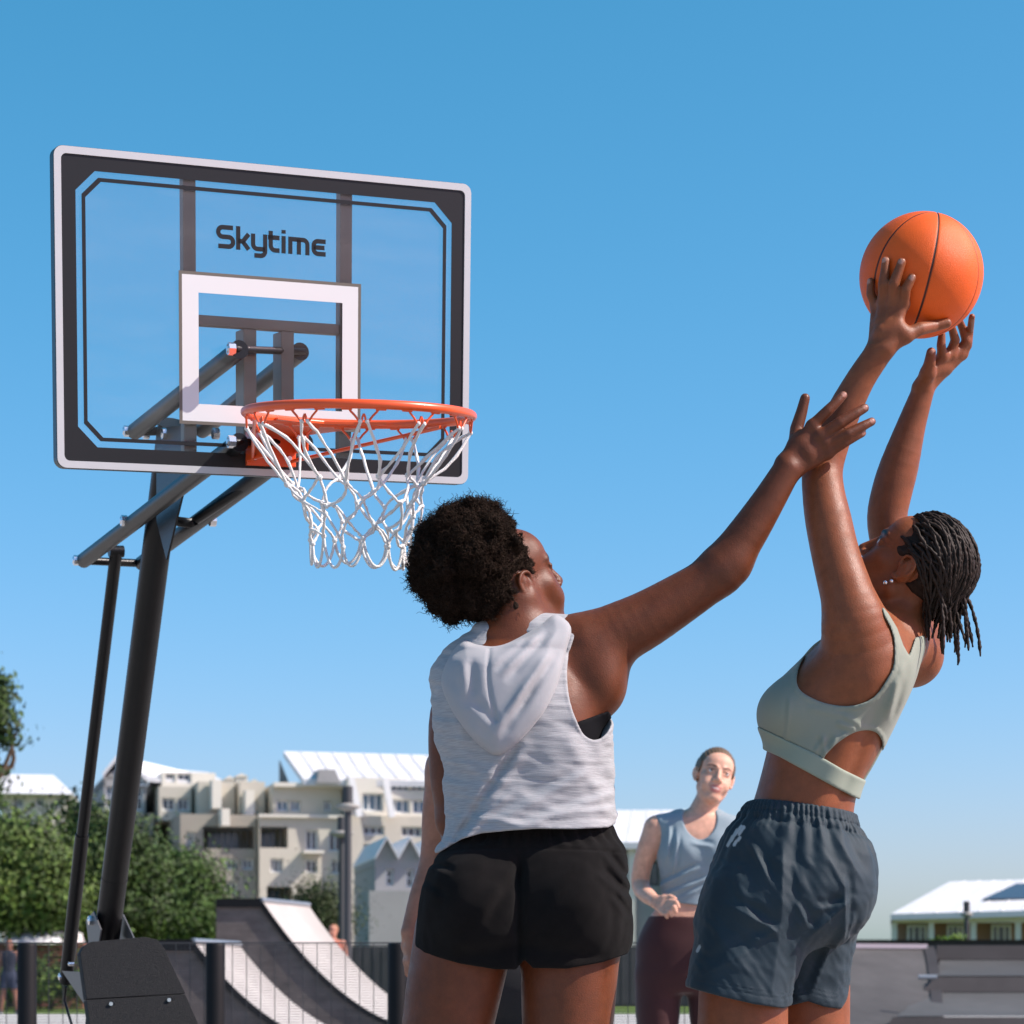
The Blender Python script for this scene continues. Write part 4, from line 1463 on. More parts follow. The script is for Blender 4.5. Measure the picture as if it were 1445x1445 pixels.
tree('small dark tree standing behind the top of the tall ramp', 450, 72, [(450, 1272, 22, 24), (462, 1292, 24, 26), (436, 1290, 20, 22), (452, 1310, 28, 22)], 9000, .055, (.03, .048, .016), 25, .1)
tree('bright green shrub in front of the house with the white roof', 1340, 72, [(1335, 1331, 22, 5), (1348, 1329, 14, 5), (1320, 1333, 12, 3)], 1200, .07, (.09, .17, .02), 26, .05, name='shrub', clump=.25)
tree('low green shrub in the planting beyond the fence, far left', 70, 58, [(20, 1385, 60, 16), (80, 1390, 50, 16), (120, 1380, 30, 22)], 3500, .08, G3, 27, .05, name='shrub')

# yaw added to the far buildings; the left three turn right to catch sun
for o_, a_ in ((apt, 14), (row, 10), (h3, 12), (h5, -4), (h6, -9)):
    o_.rotation_euler = (0, 0, math.radians(a_))
    o_.scale = (1 / math.cos(math.radians(a_)), 1, 1)
# ------------------------------------------------------------------ people: shared anatomy
def skin_mat(name, rough=.47):
    m = mat(name, (.2, .1, .06), rough, .29, var=.22, vscale=34, bump=.12, bscale=420, sss=.2, attr=True)
    t = m.node_tree
    b = t.nodes['Principled BSDF']
    tc = t.nodes.new('ShaderNodeTexCoord')
    n = t.nodes.new('ShaderNodeTexNoise')
    n.inputs['Scale'].default_value = 18
    n.inputs['Detail'].default_value = 8
    n.inputs['Roughness'].default_value = .75
    t.links.new(tc.outputs['Object'], n.inputs['Vector'])
    r = t.nodes.new('ShaderNodeMapRange')
    r.inputs['From Min'].default_value = .3
    r.inputs['From Max'].default_value = .7
    r.inputs['To Min'].default_value = rough - .14
    r.inputs['To Max'].default_value = rough + .14
    t.links.new(n.outputs['Fac'], r.inputs['Value'])
    t.links.new(r.outputs[0], b.inputs['Roughness'])
    return m
def frame(yaw_dir, pitch, roll=0.0):
    """columns right, forward, up of a head that looks along yaw_dir (x, y), pitched up"""
    F0 = np.array([yaw_dir[0], yaw_dir[1], 0.0]); F0 /= np.linalg.norm(F0)
    Z = np.array([0, 0, 1.0])
    R = np.cross(F0, Z)
    c, s = math.cos(pitch), math.sin(pitch)
    F = F0 * c + Z * s
    U = -F0 * s + Z * c
    if roll:
        c, s = math.cos(roll), math.sin(roll)
        R, U = R * c + U * s, -R * s + U * c
    return np.stack([R, F, U], 1)
class Head:
    def __init__(s, o, Rm, sc=1.0):
        s.o, s.R, s.sc, s.jaw = np.asarray(o, float), Rm, sc, 1.0
    def p(s, x, y, z):
        return s.o + s.R @ (np.array([x, y, z]) * s.sc)
    def loc(s, V):
        return (V - s.o) @ s.R / s.sc
    def build(s, sd, smile=0.0):
        q, c, R = s.p, s.sc, s.R
        def E(x, y, z, a, b, d, k): sd.u(f_ell(q(x, y, z), np.array([a, b, d]) * c, R), k * c)
        def K(A, B, ra, rb, k): sd.u(f_cap(q(*A), q(*B), ra * c, rb * c), k * c)
        E(0, -.016, .03, .0745, .094, .088, .02)            # cranium
        E(0, .032, -.035, .058 * s.jaw, .062, .085, .03)            # face
        E(0, .045, .042, .06, .045, .05, .02)               # forehead
        for t in (-1, 1):
            K((t*.056 * s.jaw, .0, -.055 * (2 - s.jaw) ** -.4), (t*.018 * s.jaw, .068, -.1), .016, .015, .025)   # jaw
            E(t*.043, .053, -.02, .022, .022, .02, .022)       # cheekbone
            E(t*.034, .066, -.05, .024, .022, .024, .02)      # cheek
            K((t*.016, .088, .024), (t*.048, .070, .024), .008, .006, .012) # brow ridge
        E(0, .076, -.1, .02, .016, .015, .018)              # chin
        E(0, .078, -.066, .03, .02, .022, .014)             # muzzle
        for t in (-1, 1):
            sd.sub(f_ell(q(t*.033, .099, .007), np.array([.017, .018, .012]) * c, R), .012 * c)  # socket
        K((0, .088, .016), (0, .108, -.028), .0065, .0115, .010)   # nose
        for t in (-1, 1):
            E(t*.0135, .098, -.033, .0085, .01, .0075, .006)  # nostril wing
            K((t*.018, .0865, .0125), (t*.047, .077, .0105), .0056, .0046, .004)  # upper lid
            K((t*.021, .0850, .000), (t*.045, .0765, .002), .0048, .004, .005)   # lower lid
        for A_, r_ in (((-.0620, -.0600, -.0585), .0046), ((-.0620, -.0715, -.0745), .0052)) if smile else ():
            zc_ = A_[0] + smile
            Pm = [q(x_, .0925 - 14 * x_ * x_, zc_ + (A_[2] - zc_) * (1 - (x_ / .029) ** 2)) for x_ in np.linspace(-.029, .029, 9)]
            sd.u(f_chain(Pm, np.array([.5, .75, .95, 1, 1, 1, .95, .75, .5]) * r_ * c), .003 * c)
        if not smile:
            E(0, .0925, -.0600, .0245, .0085, .0052, .004)        # lips
        if not smile:
            E(0, .0915, -.0725, .021, .0088, .0060, .004)
        for t in (-1, 1):
            E(t*.0735, -.010, -.007, .0085, .0175, .027, .006)
            E(t*.081, -.013, .0, .0065, .013, .023, .005)
            H = [(.074, .012, -.004), (.076, .013, .014), (.081, .004, .024), (.088, -.012, .024), (.092, -.024, .012), (.090, -.024, -.006), (.084, -.014, -.022), (.079, -.002, -.033), (.075, .006, -.030)]
            P = catmull([q(t*(.0755 + (h[0] - .0755) * .8), -.006 + (h[1] + .006) * .9, -.006 + (h[2] + .006) * .9) for h in H], 3)
            sd.u(f_chain(P, np.r_[np.linspace(.0034, .0036, 18), np.linspace(.0036, .0055, len(P) - 18)] * c), .003 * c)
            sd.u(f_cap(q(t*.083, -.014, .012), q(t*.081, -.012, -.012), .0032 * c, .0032 * c), .004 * c)
            sd.sub(f_ell(q(t*.0915, -.002, -.006), np.array([.0085, .0065, .010]) * c, R), .003 * c)
    def colour(s, V, col, lip, brow, teeth=None):
        L = s.loc(V)
        x, y, z = L.T
        def mixin(w, c):
            w = np.clip(w, 0, 1)[:, None]
            return col * (1 - w) + np.array(c) * w
        w = (y > .075) * np.maximum(1.25 - np.sqrt((x/.024)**2 + ((z+.0605)/.0085)**2), 1.25 - np.sqrt((x/.021)**2 + ((z+.0735)/.010)**2)) * 3
        col = mixin(w, lip)
        zb = .024 + .006 * (1 - np.abs(np.abs(x) - .036) / .02)
        w = (y > .05) * (1.4 - np.sqrt(((np.abs(x) - .034)/.019)**2 + ((z - zb)/.0048)**2)) * 2.0
        col = mixin(w * .85, brow)
        w = (y > .06) * (1.3 - np.sqrt(((np.abs(x) - .033)/.0165)**2 + ((z - .012)/.0035)**2)) * 2
        col = mixin(w * .8, brow)
        w = (y > .06) * (1.1 - np.sqrt((x/.022)**2 + ((z + .0665)/.0018)**2)) * 3
        if teeth is not None:
            w = (y > .07) * (1.15 - np.sqrt((x/.017)**2 + ((z + .0655 - 6 * x * x)/.0026)**2)) * 4
            return mixin(w, teeth)
        return mixin(w, np.array(lip) * .35)
    def eyes(s, parent, iris=(.05, .025, .012)):
        for t in (-1, 1):
            c = s.p(t*.033, .0755, .0065)
            b = MB(s.R, c)
            b.ball((0, 0, 0), .0112 * s.sc, 14, 10)
            e = b.build('eye', EYE_W, parent)
            b = MB(s.R, c)
            b.ball((0, .0062 * s.sc, .0003), .0064 * s.sc, 12, 8, (1, .9, 1))
            b.build('iris', EYE_I, e)
EYE_W = mat('eye_white', (.7, .68, .65), .25, .5)
EYE_I = mat('dark_iris', (.035, .018, .01), .15, .6)

def hand(sd, wrist, mcps, fingers, thumb, wr=(.0135, .0135), fr=.0100, k=.006, across=None):
    """palm from wrist to the four knuckles, each finger its own chain of joints, thumb from the side of the palm"""
    wrist = np.asarray(wrist, float)
    if across is None:
        across = np.asarray(mcps[0]) - np.asarray(mcps[3])
        across = across / np.linalg.norm(across)
    for i, m_ in enumerate(mcps):
        w_ = wrist + across * (.013 - .0085 * i)
        sd.u(f_cap(w_, m_, wr[0], .0105), .012)
    for i in range(3):
        sd.u(f_cap(np.asarray(mcps[i]), np.asarray(mcps[i+1]), .0100, .0095), .008)
        sd.u(f_cap((wrist*.45 + np.asarray(mcps[i])*.55), (wrist*.45 + np.asarray(mcps[i+1])*.55), .0125, .012), .008)
    sc = (1.0, 1.04, .98, .86)
    for i, P in enumerate(fingers):
        P = [np.asarray(mcps[i])] + [np.asarray(p) for p in P]
        R = np.linspace(fr * 1.16, fr * .84, len(P)) * sc[i]
        R[1] *= 1.06
        sd.u(f_chain(P, R), k)
    T = [np.asarray(p) for p in thumb]
    sd.u(f_cap(wrist + across * .012, T[0], .0135, .0155), .012)
    R = np.linspace(.0145, .0096, len(T))
    sd.u(f_chain(T, R), .008)
def nail_w(V, tip, dors, r=.0065):
    d = np.linalg.norm(V - (np.asarray(tip) + np.asarray(dors) * .006), axis=1)
    return np.clip((r - d) / .002, 0, 1)

def limb_rows(Y):
    def row(py, xl, xr, dy, b):
        k = (Y + dy) / FPX
        return (HC + (PY0 - py) * k, ((xl + xr) / 2 - PX0) * k, Y + dy, (xr - xl) / 2 * k, b)
    return row
def shoes(parent, spots, col_m, sole_m):
    for (x, y, dx, dy) in spots:
        d = np.array([dx, dy, 0.0]); d /= np.linalg.norm(d)
        a = np.array([x, y, 0.0])
        sd = SDF().cap(a - d * .05 + [0, 0, .05], a + d * .13 + [0, 0, .042], .042, .036, 0)
        sd.cap(a - d * .045 + [0, 0, .05], a - d * .02 + [0, 0, .105], .040, .042, .03)
        sd.inter(f_half((0, 0, .022), (0, 0, -1)))
        s_ = sdf_obj('shoe', sd, a - .22, a + .22, .006, col_m, parent)
        b = SDF().cap(a - d * .055 + [0, 0, .03], a + d * .135 + [0, 0, .03], .045, .042, 0)
        b.inter(f_half((0, 0, .0238), (0, 0, 1))).inter(f_half((0, 0, .001), (0, 0, -1)))
        sdf_obj('sole', b, a - .24, a + .24, .006, sole_m, s_)
M['shoe'] = mat('white_trainer', (.6, .6, .6), .6, .3)
M['shoe_d'] = mat('dark_trainer', (.04, .04, .045), .6, .3)
M['sole'] = mat('rubber_sole', (.5, .49, .47), .7, .3)
VOX = .003

def cloth_mat(name, base, rough=.85, bump=.25, weave=900, var=.06, streak=None, spec=.2, sheen=.15, attr=False):
    m = mat(name, base, rough, spec, var=var, vscale=14, bump=bump, bscale=weave, sheen=sheen, attr=attr)
    if streak:
        t = m.node_tree
        b = t.nodes['Principled BSDF']
        tc = t.nodes.new('ShaderNodeTexCoord')
        mp = t.nodes.new('ShaderNodeMapping')
        mp.inputs['Scale'].default_value = (26, 26, 520)
        mp.inputs['Rotation'].default_value = (0, math.radians(4), 0)
        wv = t.nodes.new('ShaderNodeTexNoise')
        wv.inputs['Scale'].default_value = 1.5
        wv.inputs['Detail'].default_value = 3
        r = t.nodes.new('ShaderNodeMapRange')
        r.inputs['From Min'].default_value = .38
        r.inputs['From Max'].default_value = .62
        r.inputs['To Min'].default_value = streak
        r.inputs['To Max'].default_value = 1.12
        v = t.nodes.new('ShaderNodeVectorMath')
        v.operation = 'MULTIPLY'
        v.inputs[0].default_value = base
        t.links.new(tc.outputs['Object'], mp.inputs['Vector'])
        t.links.new(mp.outputs[0], wv.inputs['Vector'])
        t.links.new(wv.outputs['Fac'], r.inputs['Value'])
        t.links.new(r.outputs[0], v.inputs[1])
        t.links.new(v.outputs[0], b.inputs['Base Color'])
        bp = t.nodes.new('ShaderNodeBump')
        bp.inputs['Strength'].default_value = .3
        bp.inputs['Distance'].default_value = .003
        t.links.new(wv.outputs['Fac'], bp.inputs['Height'])
        old = b.inputs['Normal'].links[0].from_node if b.inputs['Normal'].is_linked else None
        if old:
            t.links.new(old.outputs[0], bp.inputs['Normal'])
        t.links.new(bp.outputs[0], b.inputs['Normal'])
    return m
def line_d(P, a, b):
    """distance in the x-z plane to the segment a-b (world points), signed side, and the position along it"""
    ax, az, bx, bz = a[0], a[2], b[0], b[2]
    ex, ez = bx - ax, bz - az
    L = math.hypot(ex, ez)
    ex, ez = ex / L, ez / L
    dx, dz = P[:, 0] - ax, P[:, 2] - az
    t = dx * ex + dz * ez
    return dx * ez - dz * ex, t / L

# ------------------------------------------------------------------ player reaching up with her right arm, seen from behind
YA = 4.72
pa = lambda px, py, dy=0.0: w2(px, py, YA + dy)
ra = limb_rows(YA)
A1 = thing('person', 'woman with round dark afro, light grey hooded sleeveless top and black shorts, reaching up', 'person', (pa(735, 1942)[0], YA, 0))
HA_R = frame((.88, .47), math.radians(24), math.radians(-4))
ear_l = np.array([.080, -.010, -.006])
HA = Head(pa(741, 829, -.035) - HA_R @ ear_l * 1.03, HA_R, 1.03)
torso_rows_A = [ra(908, 676, 770, 0, .055), ra(925, 645, 808, 0, .085), ra(950, 634, 824, 0, .10), ra(1000, 628, 842, 0, .112), ra(1050, 636, 846, 0, .11), ra(1100, 642, 846, 0, .10), ra(1150, 644, 848, 0, .10), ra(1190, 642, 860, 0, .098), ra(1230, 624, 872, .0, .102), ra(1270, 612, 878, .0, .104), ra(1310, 604, 876, .0, .102), ra(1345, 610, 868, 0, .095)]
f_torso_A = f_loft(torso_rows_A, 2.35)
bodyA = SDF().u(f_torso_A)
bodyA.cap(pa(700, 912), pa(656, 948, .03), .04, .040, .04).cap(pa(752, 900), pa(815, 918), .046, .058, .04)
bodyA.chain([pa(718, 925, .005), pa(722, 885, .0), pa(728, 850, .0)], [.054, .050, .050], .035)
HA.build(bodyA)
armA = [((835, 912, -.0), .064), ((870, 895, -.005), .0605), ((912, 874, -.01), .055), ((960, 845, -.015), .049), ((995, 822, -.02), .045), ((1018, 800, -.022), .0435), ((1035, 781, -.024), .042), ((1060, 745, -.03), .0375), ((1086, 704, -.036), .032), ((1111, 662, -.04), .0275)]
bodyA.chain([pa(*a[0]) for a in armA], [a[1] for a in armA], .045, 3)
bodyA.ell(pa(846, 960, .0), (.055, .07, .075), .04)
bodyA.cap(pa(1022, 806, -.022), pa(1030, 800, -.022), .032, .03, .04)
leftA = [((655, 968, .05), .047), ((642, 1010, .065), .050), ((640, 1060, .07), .050), ((641, 1110, .07), .046), ((646, 1155, .07), .041)]
bodyA.chain([pa(*a[0]) for a in leftA], [a[1] for a in leftA], .03, 3)
foreA = [((646, 1158, .07), .040), ((672, 1160, .17), .037), ((702, 1150, .27), .028)]
bodyA.chain([pa(*a[0]) for a in foreA], [a[1] for a in foreA], .02)
lw = pa(702, 1150, .27)
hand(bodyA, lw, [lw + [.045, .055, .02], lw + [.035, .062, .003], lw + [.022, .062, -.012], lw + [.008, .056, -.024]],
     [[lw + [.075, .07, .01], lw + [.085, .062, -.008]], [lw + [.065, .085, -.012], lw + [.072, .075, -.032]], [lw + [.045, .088, -.03], lw + [.052, .076, -.046]], [lw + [.022, .08, -.042], lw + [.03, .068, -.052]]],
     [lw + [.03, .02, .03], lw + [.052, .035, .035], lw + [.07, .05, .028]])
# right hand, back of the hand towards us, fingers spread
ha = lambda x, y, d=-.04: pa(x, y, d)
mA = [ha(1146, 601, -.045), ha(1157, 616, -.048), ha(1165, 627, -.046), ha(1168, 640, -.042)]
fA = [[ha(1168, 580, -.05), ha(1182, 566, -.048), ha(1190, 558, -.044)],
      [ha(1185, 597, -.056), ha(1208, 583, -.052), ha(1220, 576, -.046)],
      [ha(1196, 612.5, -.056), ha(1218, 601, -.05), ha(1230, 595, -.044)],
      [ha(1191, 625, -.05), ha(1207, 616.5, -.046), ha(1217, 611.5, -.04)]]
tA = [ha(1122, 634, -.03), ha(1124, 605, -.022), ha(1131, 582, -.022), ha(1136, 562, -.024)]
hand(bodyA, ha(1112, 660), mA, fA, tA)
bodyA.u(f_ell(ha(1136, 634, -.038), (.034, .0145, .034)), .012)
for lx, knee, ank in (((655, 1320), (612, 1640), (604, 1905)), ((806, 1320), (800, 1640), (806, 1905))):
    mid_ = (632, 1445) if lx[0] < 700 else (801, 1445)
    L = [(pa(*lx), .098), (pa(*mid_), .0895), (pa((mid_[0]*.4+knee[0]*.6), 1550), .072), (pa(knee[0], knee[1], .01), .058), (pa(knee[0]*.6+ank[0]*.4, 1740, -.015), .056), (pa(ank[0], 1850, -.005), .040), (pa(ank[0], ank[1]-5), .037)]
    bodyA.chain([l[0] for l in L], [l[1] for l in L], .03, 3)
    bodyA.cap(pa(ank[0], ank[1]), pa(ank[0], ank[1] + 12, .1), .036, .03, .03)
for px in (674, 802):
    bodyA.ell(pa(px, 1275, -.045), (.08, .07, .09), .04)
SK_A, LIP_A, BRW_A = (.122, .0345, .0132), (.17, .045, .035), (.012, .008, .006)
def colA(V):
    c = np.repeat(np.array(SK_A)[None], len(V), 0)
    c = HA.colour(V, c, LIP_A, BRW_A)
    for f in fA:
        w = nail_w(V, f[-1], (0, -1, 0))[:, None]
        c = c * (1 - w) + np.array([.36, .17, .13]) * w
    for f in mA + [q for f in fA for q in f[:2]]:
        w = .35 * np.clip(1 - np.linalg.norm(V - (f + [0, -.008, 0]), axis=1) / .009, 0, 1)[:, None]
        c = c * (1 - w) + np.array([.07, .025, .014]) * w
    # elbow crease gets a darker tone
    w = .45 * np.clip(1.2 - np.linalg.norm((V - pa(1030, 812, -.05)) / [.035, .06, .026], axis=1), 0, 1)[:, None]
    c = c * (1 - w) + np.array([.06, .022, .013]) * w
    return c
SKIN_A = skin_mat('dark_brown_skin')
lo = np.array([pa(560, 0)[0] - .02, YA - .30, -.02]); hi = np.array([pa(1250, 0)[0], YA + .45, pa(0, 540)[2]])
bA = sdf_obj('body', bodyA, lo, hi, VOX, SKIN_A, A1, colA)
HA.eyes(A1)

# afro: a lumpy core wrapped in thousands of small coils
def sdf_normals(sd, V, e=.002):
    g = np.stack([sd(V + np.eye(3)[i] * e) - sd(V - np.eye(3)[i] * e) for i in range(3)], 1)
    return g / (np.linalg.norm(g, axis=1)[:, None] + 1e-9)
def coils(roots, nrm, rg, length, rho, rad, turns, nseg=13, sides=3, spread=.45):
    n = len(roots)
    ax = nrm + rg.normal(size=(n, 3)) * spread
    ax /= np.linalg.norm(ax, axis=1)[:, None]
    u = np.cross(ax, rg.normal(size=(n, 3))); u /= np.linalg.norm(u, axis=1)[:, None]
    v = np.cross(ax, u)
    L = length * rg.uniform(.5, 1.35, n)
    rr = rho * rg.uniform(.6, 1.3, n)
    ph = rg.uniform(0, 6.28, n)
    t = np.linspace(0, 1, nseg)
    bend = rg.normal(size=(n, 3)) * .35
    P = []
    for s_ in t:
        a = ph + turns * 2 * math.pi * s_
        P.append(roots + ax * (L * (s_ - .3))[:, None] + (bend * (L * s_ * s_)[:, None]) + u * (rr * np.cos(a))[:, None] + v * (rr * np.sin(a))[:, None])
    P = np.stack(P, 1)
    T = np.gradient(P, axis=1); T /= np.linalg.norm(T, axis=2)[:, :, None] + 1e-9
    A = np.cross(T, ax[:, None, :]); A /= np.linalg.norm(A, axis=2)[:, :, None] + 1e-9
    B = np.cross(T, A)
    rads = rad * (1 - .5 * t ** 3)
    V = np.stack([P + (A * math.cos(q) + B * math.sin(q)) * rads[None, :, None] for q in np.arange(sides) * 2 * math.pi / sides], 2)
    V = V.reshape(-1, 3)
    idx = np.arange(n * nseg * sides).reshape(n, nseg, sides)
    F = np.stack([idx[:, :-1, :], np.roll(idx, -1, 2)[:, :-1, :], np.roll(idx, -1, 2)[:, 1:, :], idx[:, 1:, :]], -1).reshape(-1, 4)
    return V, F
hairA = SDF().ell(pa(660, 788, .0), (.099, .105, .094), 0)
hairA.ell(pa(668, 768, .02), (.072, .085, .074), .03)
hairA.ell(pa(704, 842, .005), (.054, .062, .043), .03).ell(pa(634, 808, -.01), (.064, .072, .066), .03).ell(pa(680, 832, .01), (.068, .072, .052), .03)
def lumps(P):
    o = .008 * noise3(P, 60, 1) + .006 * noise3(P, 150, 2)
    for f_, a_, sd_ in ((62, .016, 1), (110, .012, 5)):
        o += -a_ * np.abs(noise3(P, f_, sd_, 5)) + a_ * .5
    return o
hairA.disp(lumps)
capA = SDF().u(f_ell(HA.p(0, -.018, .032), np.array([.0785, .098, .092]) * 1.03, HA.R))
def hairlineA(P):
    L = HA.loc(P)
    # keep behind a line that runs from the forehead top down in front of the ear
    return (L[:, 1] - (.030 - .006 * (L[:, 2] - .03) / .09 * (L[:, 2] > .03) - .014 * (L[:, 2] < .0) + .004 * noise3(P, 300, 4)))
capA.inter(hairlineA, .004).inter(lambda P: -(HA.loc(P)[:, 2] + .055 - .02 * (HA.loc(P)[:, 1] > -.01)), .01)
capA.disp(lambda P: .0016 * noise3(P, 420, 3))
hb = SDF().u(hairA).u(capA, .012)
hb.sub(lambda P: np.linalg.norm((P - HA.p(.082, -.008, -.006)) / [1, 1, 1], axis=1) - .034, .01)
HAIR_A = mat('black_brown_afro_hair', (.032, .019, .0125), .75, .1, var=.4, vscale=60, bump=.6, bscale=400)
V0, F0 = hb.mesh('hair', pa(550, 930, -.25), pa(790, 680, .25), .0035)
V0, F0 = largest_piece(V0, F0)
rgA = np.random.default_rng(5)
dA = hairA(V0.astype(np.float32))
pxh = PX0 + FPX * V0[:, 0] / V0[:, 1]
long_ = (dA < .004) & (pxh < 716)
pick = rgA.choice(np.where(long_)[0], 17000)
R0 = V0[pick]
N0 = sdf_normals(hb, R0)
lump = R0 + rgA.normal(size=R0.shape) * .001
V1, F1 = coils(lump, N0, rgA, .0165, .0036, .0007, 2.3, spread=.8)
# the short cropped edge near the temple
pyh = PY0 - FPX * (V0[:, 2] - HC) / V0[:, 1]
pick2 = rgA.choice(np.where(~long_ & ~((pxh > 744) & (pyh < 775)) & ~((pxh > 716) & (pyh > 838)))[0], 7500)
R2 = V0[pick2]
V2, F2 = coils(R2, sdf_normals(hb, R2), rgA, .006, .0012, .0005, 1.4, nseg=7, spread=.6)
VV = np.concatenate([V0, V1, V2]); FF = np.concatenate([F0, F1 + len(V0), F2 + len(V0) + len(V1)])
me = mesh_np('hair', VV - world_loc(A1), FF)
link('hair', me, HAIR_A, A1)

# sleeveless hooded top
SHIRT_A = cloth_mat('heather_grey_jersey', (.325, .325, .338), .9, .15, 900, .04, streak=.88)
HOOD_A = cloth_mat('plain_grey_jersey', (.335, .335, .352), .9, .2, 900, .04)
def shirtA_base():
    s = SDF().u(f_loft([ra(925, 640, 812, 0, .092), ra(950, 616, 830, 0, .112), ra(1007, 610, 861, 0, .126), ra(1044, 613, 866, 0, .126), ra(1078, 624, 867, 0, .122), ra(1136, 628, 869, 0, .124), ra(1168, 629, 871, 0, .136), ra(1215, 608, 880, 0, .152)], 2.4))
    s.cap(pa(690, 912), pa(648, 948, .02), .050, .051, .04).cap(pa(755, 902), pa(799, 914), .056, .064, .04)
    return s
shA = shirtA_base()
def foldsA(P):
    back = np.clip((YA + .02 - P[:, 1]) / .06, 0, 1)
    d, t = line_d(P, pa(738, 1040, -.12), pa(632, 1200, -.12))
    w = np.clip(np.minimum(t, 1.1 - t) * 5, 0, 1) * back
    o = w * (.0075 * np.exp(-(d / .007) ** 2) - .006 * np.exp(-((d + .016) / .011) ** 2) - .003 * np.exp(-((d - .016) / .011) ** 2))
    for (x0, y0, x1, y1, amp, wd) in ((700, 1160, 830, 1090, .005, .010), (740, 1166, 868, 1118, .006, .009), (660, 1150, 745, 1168, .003, .008), (790, 1150, 866, 1140, .005, .008), (650, 1185, 720, 1120, .004, .008), (800, 1040, 850, 1120, .004, .016), (640, 985, 660, 1090, .003, .014)):
        d, t = line_d(P, pa(x0, y0, -.12), pa(x1, y1, -.12))
        w = np.clip(np.minimum(t + .1, 1.1 - t) * 4, 0, 1) * back
        o -= w * amp * (np.exp(-(d / wd) ** 2) - .6 * np.exp(-((d + wd * 1.6) / wd) ** 2))
    hd_ = hem_A(P)
    o -= .0016 * np.clip((.016 - hd_) / .002, 0, 1) * (hd_ > 0)
    ad_ = arm_A(P)
    o -= .0016 * np.clip((.008 - ad_) / .002, 0, 1) * (ad_ > 0)
    Q = P * np.array([1.0, 1.0, 2.6])
    o += .0028 * noise3(Q, 26, 3) + .0014 * noise3(Q, 70, 5)
    return o
hem_A = f_view_poly([(540, 1222), (620, 1203), (652, 1184), (679, 1176), (720, 1172), (758, 1169.5), (810, 1170), (858, 1168), (872, 1160), (920, 1140), (920, 1420), (540, 1420)], YA)
arm_A = f_ell(pa(836, 963, -.062), (.051, .125, .115))
shA.disp(foldsA)
shA.sub(hem_A, .003)
shA.sub(arm_A, .006)
shA.sub(f_ell(pa(600, 985, .11), (.045, .085, .10)), .006)
shA.sub(f_cap(pa(716, 908, .02), pa(740, 820, .02), .043, .072), .006)
top = sdf_obj('hooded_top', shA, pa(560, 1260, -.3), pa(920, 850, .3), VOX, SHIRT_A, A1)
# hem and armhole bindings
# hood hanging down the back
hoodA = shirtA_base()
hood_poly = [(652, 904), (672, 909), (700, 911), (735, 897), (765, 880), (784, 867), (806, 885), (799, 920), (788, 962), (771, 1000), (748, 1030), (722, 1056), (702, 1066), (684, 1058), (660, 1035), (636, 1000), (622, 962), (632, 930)]
vp = f_view_poly(hood_poly, YA - .12, 4)
def hood_shape(P):
    d = vp(P)
    return d
def hood_puff(P):
    d = vp(P)
    inn = np.clip(-d / .035, 0, 1)
    o = -.008 - .016 * np.sqrt(inn) 
    # middle seam and the slack folds that run down to the tip
    dl, t = line_d(P, pa(690, 918, -.14), pa(700, 1050, -.14))
    o += .004 * np.exp(-((dl - .006 * np.sin(t * 5)) / .004) ** 2) * (t > -.05) * (t < .78)
    for (x0, y0, x1, y1, amp, wd) in ((665, 925, 668, 985, .005, .010), (668, 985, 700, 1020, .004, .010), (775, 890, 715, 960, .006, .009), (786, 920, 728, 1010, .006, .008), (745, 905, 700, 945, .004, .008), (640, 950, 690, 1040, .003, .012), (760, 960, 705, 1045, .005, .009)):
        dl, t = line_d(P, pa(x0, y0, -.14), pa(x1, y1, -.14))
        w = np.clip(np.minimum(t + .05, 1.05 - t) * 4, 0, 1)
        o += w * amp * (np.exp(-(dl / wd) ** 2) - .8 * np.exp(-((dl - wd * 1.7) / wd) ** 2))
    return o + .0012 * noise3(P, 60, 6)
hoodA.disp(hood_puff).inter(hood_shape, .012).inter(f_half((0, YA + .015, 0), (0, 1, 0)), .01)
hoodA.sub(f_cap(pa(716, 910, .015), pa(740, 820, .015), .045, .076), .008)
sdf_obj('hood', hoodA, pa(590, 1100, -.3), pa(830, 850, .1), VOX, HOOD_A, top)
# black sports bra showing in the armhole
brA = SDF().u(f_torso_A)
brA.ell(pa(846, 960, .0), (.055, .07, .075), .04).disp(lambda P: np.full(len(P), -.004))
brA.inter(shirtA_base()).inter(f_view_poly([(600, 1012), (800, 1024), (862, 1002), (900, 1000), (900, 1085), (600, 1085)], YA), .003)
sdf_obj('sports_bra', brA, pa(590, 1100, -.2), pa(900, 990, .2), .004, mat('black_jersey', (.0045, .0045, .006), .85, .1), A1)

